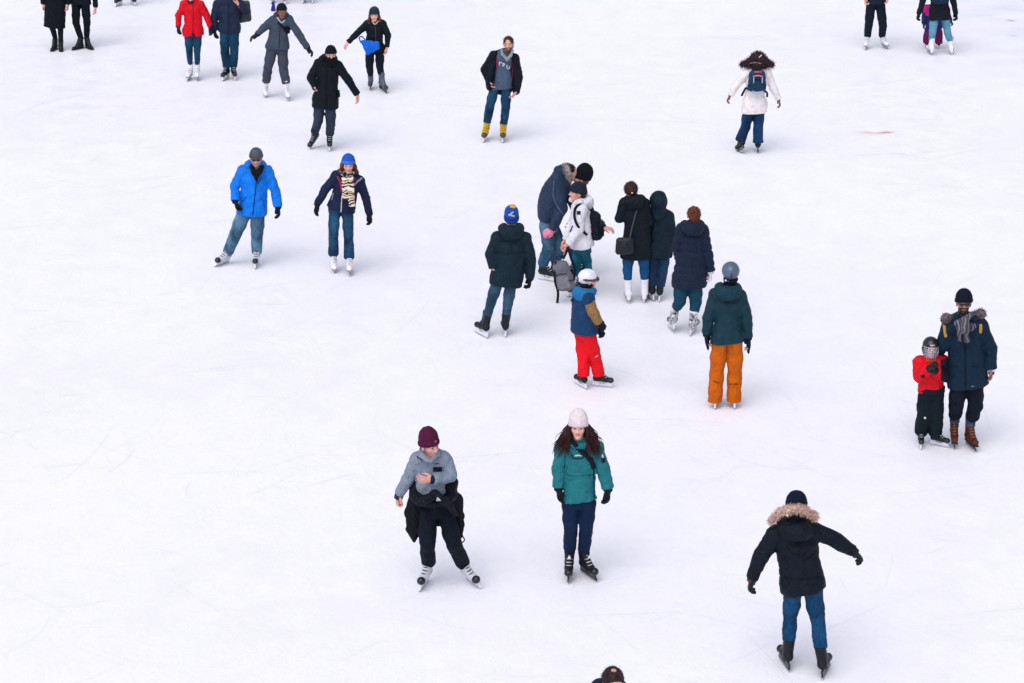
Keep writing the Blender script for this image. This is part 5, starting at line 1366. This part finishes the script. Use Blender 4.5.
p.beanie(fabric('#d9cdd2', 'knit'), high=.035, low=.005, wide=.004, bmat=fabric('#d2c3ca', 'knit'))
ring(p, TG, 'collar', r=.072, t=.03, z=.02)
BK = fabric('#11151f', 'nylon')
st_ = [(570.5, 440), (577, 447), (584, 453.5), (591, 460.5), (593.5, 468)]
p.stroke('jacket', st_, .026, BK, 'crossbody_strap', off=.0); p.stroke('collar', [(567.5, 437), (571, 440.5), (577, 446.5)], .022, BK, 'crossbody_strap', off=.006)
p.stroke('jacket', [(572, 454.5), (572, 458), (575, 458.6), (583, 458.5), (584, 456)], .007, fabric('#0d2f38', 'nylon'), 'chest_emblem'); p.stroke('jacket', [(575, 455.8), (578, 455.2), (581.5, 455.8)], .007, fabric('#cfe0e2', 'nylon'), 'chest_emblem')
p.stroke('jacket', [(577.5, 450.3), (579, 450.6)], .009, fabric('#d5e4e6', 'nylon'), 'chest_tag')
p.stroke('jacket', [(570, 443), (565, 455), (563.5, 486)], .004, fabric('#0f4f52', 'nylon'), 'seam'); p.stroke('jacket', [(593.5, 470), (594, 500)], .006, fabric('#0c3238', 'nylon'), 'side_zip'); p.stroke('jacket', [(564, 474.5), (578, 476), (593, 474.5)], .004, fabric('#125a5e', 'nylon'), 'seam')
p.stroke('jacket', [(602, 454.5), (602.6, 457.5)], .010, fabric('#d5dce2', 'nylon'), 'sleeve_mark'); p.patch('jacket', [(600.8, 458), (604.8, 458), (605.3, 462.5), (601.5, 462.5)], fabric('#1a2230', 'nylon'), 'sleeve_badge')
for i, m_ in ((0, fabric('#d8a9a0', 'knit')), (1, fabric('#d9d2da', 'knit'))):
    f = Field(.008); A = p.ank[i]; f.seg(A + V(0, 0, .02), A + V(0, 0, .115), .052, .054, cap=.01, q=(.006, .03, 0)); p.add('sock', [f.bake(disp=.003)], m_)
for i in (0, 1):
    f = Field(.008); pos, R_ = p.foot[i]; a = pos + R_ @ V(0, -.055, .255); f.seg(a, a + V(0, 0, .03), .055, .055, cap=.015); p.add('skate_collar', [f.bake(disp=.004)], fabric('#231826', 'fleece'))
    f = Field(.005); f.ell(pos + R_ @ V(.0, .042, .245), (.016, .010, .016)); p.add('skate_tag', [f.bake()], fabric('#cfd3dc', 'cloth'))
# ------------------------------------------------------------ 31 parka away
p = Person('person seen from behind in a black parka with tan fur-trimmed hood, arms out for balance, blue jeans', base=(803, 672), face=180, seed=31)
p.feet([(784.8, 669.5, 192), (827.5, 677.5, 160)], 'blackall')
p.legs((803, 588, .03), [(790.5, 613, -.12), (817, 616, -.04)], fabric('#0d355c', 'denim', '#1c5482'), r=(.086, .068, .056), hem=.058, disp=.011, drop=-.035)
p.arms([(776.5, 533.5), (813.5, 530.5)], [(761, 556, 0), (836, 540.5, 0)], [(752.3, 578, 0), (853, 551, 0)], tips=[(748, 595, -.02), (862.5, 560, -.02)])
p.head((796.3, 505.5, -.08), skin='#b9806c', pitch=22); p.hands((.45, .6), glove=(True, True), gmat=fabric('#100f17', 'leather'))
JP = fabric('#11141e', 'nylon'); f = Field(.008); f.seg(p.nb, p.H(0, -.03, -.03), .075, .072, k=.01); p.add('neck_warmer', [f.bake()], JP)
p.jacket([(780.8, 825.5, 594), (780.3, 823.5, 580), (778.8, 820, 563), (777, 817, 545)], JP, arm=(.078, .068, .056), disp=.012, name='parka', flat=.68)
p.body(); hood_down(p, JP, w=.14, up=.02, back=.13, low=.03, tube_r=.05)
p.beanie(fabric('#0d1424', 'knit'), high=-.008, low=.014, wide=.004)
def fn(f):
    pts = [p.P(771, 522, .02), p.P(775, 516.5, .10), p.P(781.5, 512, .16), p.P(789, 509.5, .17), p.P(797, 509, .17), p.P(805, 510.5, .16), p.P(812, 513.5, .12), p.P(816, 517, .05)]
    f.chain(catmull(pts, 3), [.020 + .005 * math.sin(i * 1.7) * .5 for i in range(22)], k=.02)
p.field_part('fur_trim', fn, fabric('#a07c6e', 'fur', '#e2c4b6'), h=.009, disp=.014, freq=50, tufts=(1800, .028, .0024, 4, .2))
for s_ in ([(785, 548), (800, 557), (806, 553)], [(803, 561), (812, 556), (816, 551)], [(779.5, 577), (800, 580), (822.5, 577)]): p.stroke('parka', s_, .004, fabric('#080a10', 'nylon'), 'seam')
for i in (0, 1):
    pos, R_ = p.foot[i]; f = Field(.005); f.ell(pos + R_ @ V(.01 if i else -.0, -.112, .215), (.020, .008, .016)); p.add('skate_tag', [f.bake()], fabric('#dfe3ea', 'cloth'))
f = Field(.006); d_ = nrm(p.tip[0] - p.wr[0]); f.seg(p.wr[0] - d_ * .02, p.wr[0] + d_ * .03, .048, .046, cap=.01); p.add('glove_cuff', [f.bake()], fabric('#5a3a3c', 'knit'))
# ------------------------------------------------------------ 32 bald head, bottom
p = Person('balding person with dark hair at the bottom edge, only the crown of the head and a navy shoulder showing', base=(606, 868), face=-10, seed=32)
p.feet([(594, 870, -15), (618, 868, 10)], 'black')
p.legs((603, 778), [(595, 820, .06), (615, 820, .06)], fabric('#1b2536', 'cloth'))
p.arms([(588, 703), (628, 706)], [(580, 738), (635, 742)], [(582, 770, .08), (634, 773, .08)])
p.head((613.5, 683.5, .06), yaw=12, pitch=12, skin='#d09688', roll=0); p.hands((.5, .5), glove=(True, True), gmat=BLACKGLOVE)
p.jacket([(586, 624, 798), (587, 624, 770), (587, 627, 735), (587, 629, 715)], fabric('#10224a', 'nylon'), arm=(.078, .068, .055))
p.body(); hood_down(p, fabric('#10224a', 'nylon'), w=.13, up=.05)
f = Field(.006); f.ell((0, -.02, .03), (.083, .100, .096), k=.02); f.ell((0, -.06, -.01), (.072, .055, .08), k=.03); f.ell((0, .115, -.028), (.060, .070, .10), k=.012, op='s'); f.ell((.004, -.005, .134), (.040, .042, .022), k=.02, op='s')
p.headpart('hair', f, fabric('#1b1315', 'hair', '#3a2a2c'), disp=.004, freq=70, tufts=(900, .010, .0016, 2, .3))
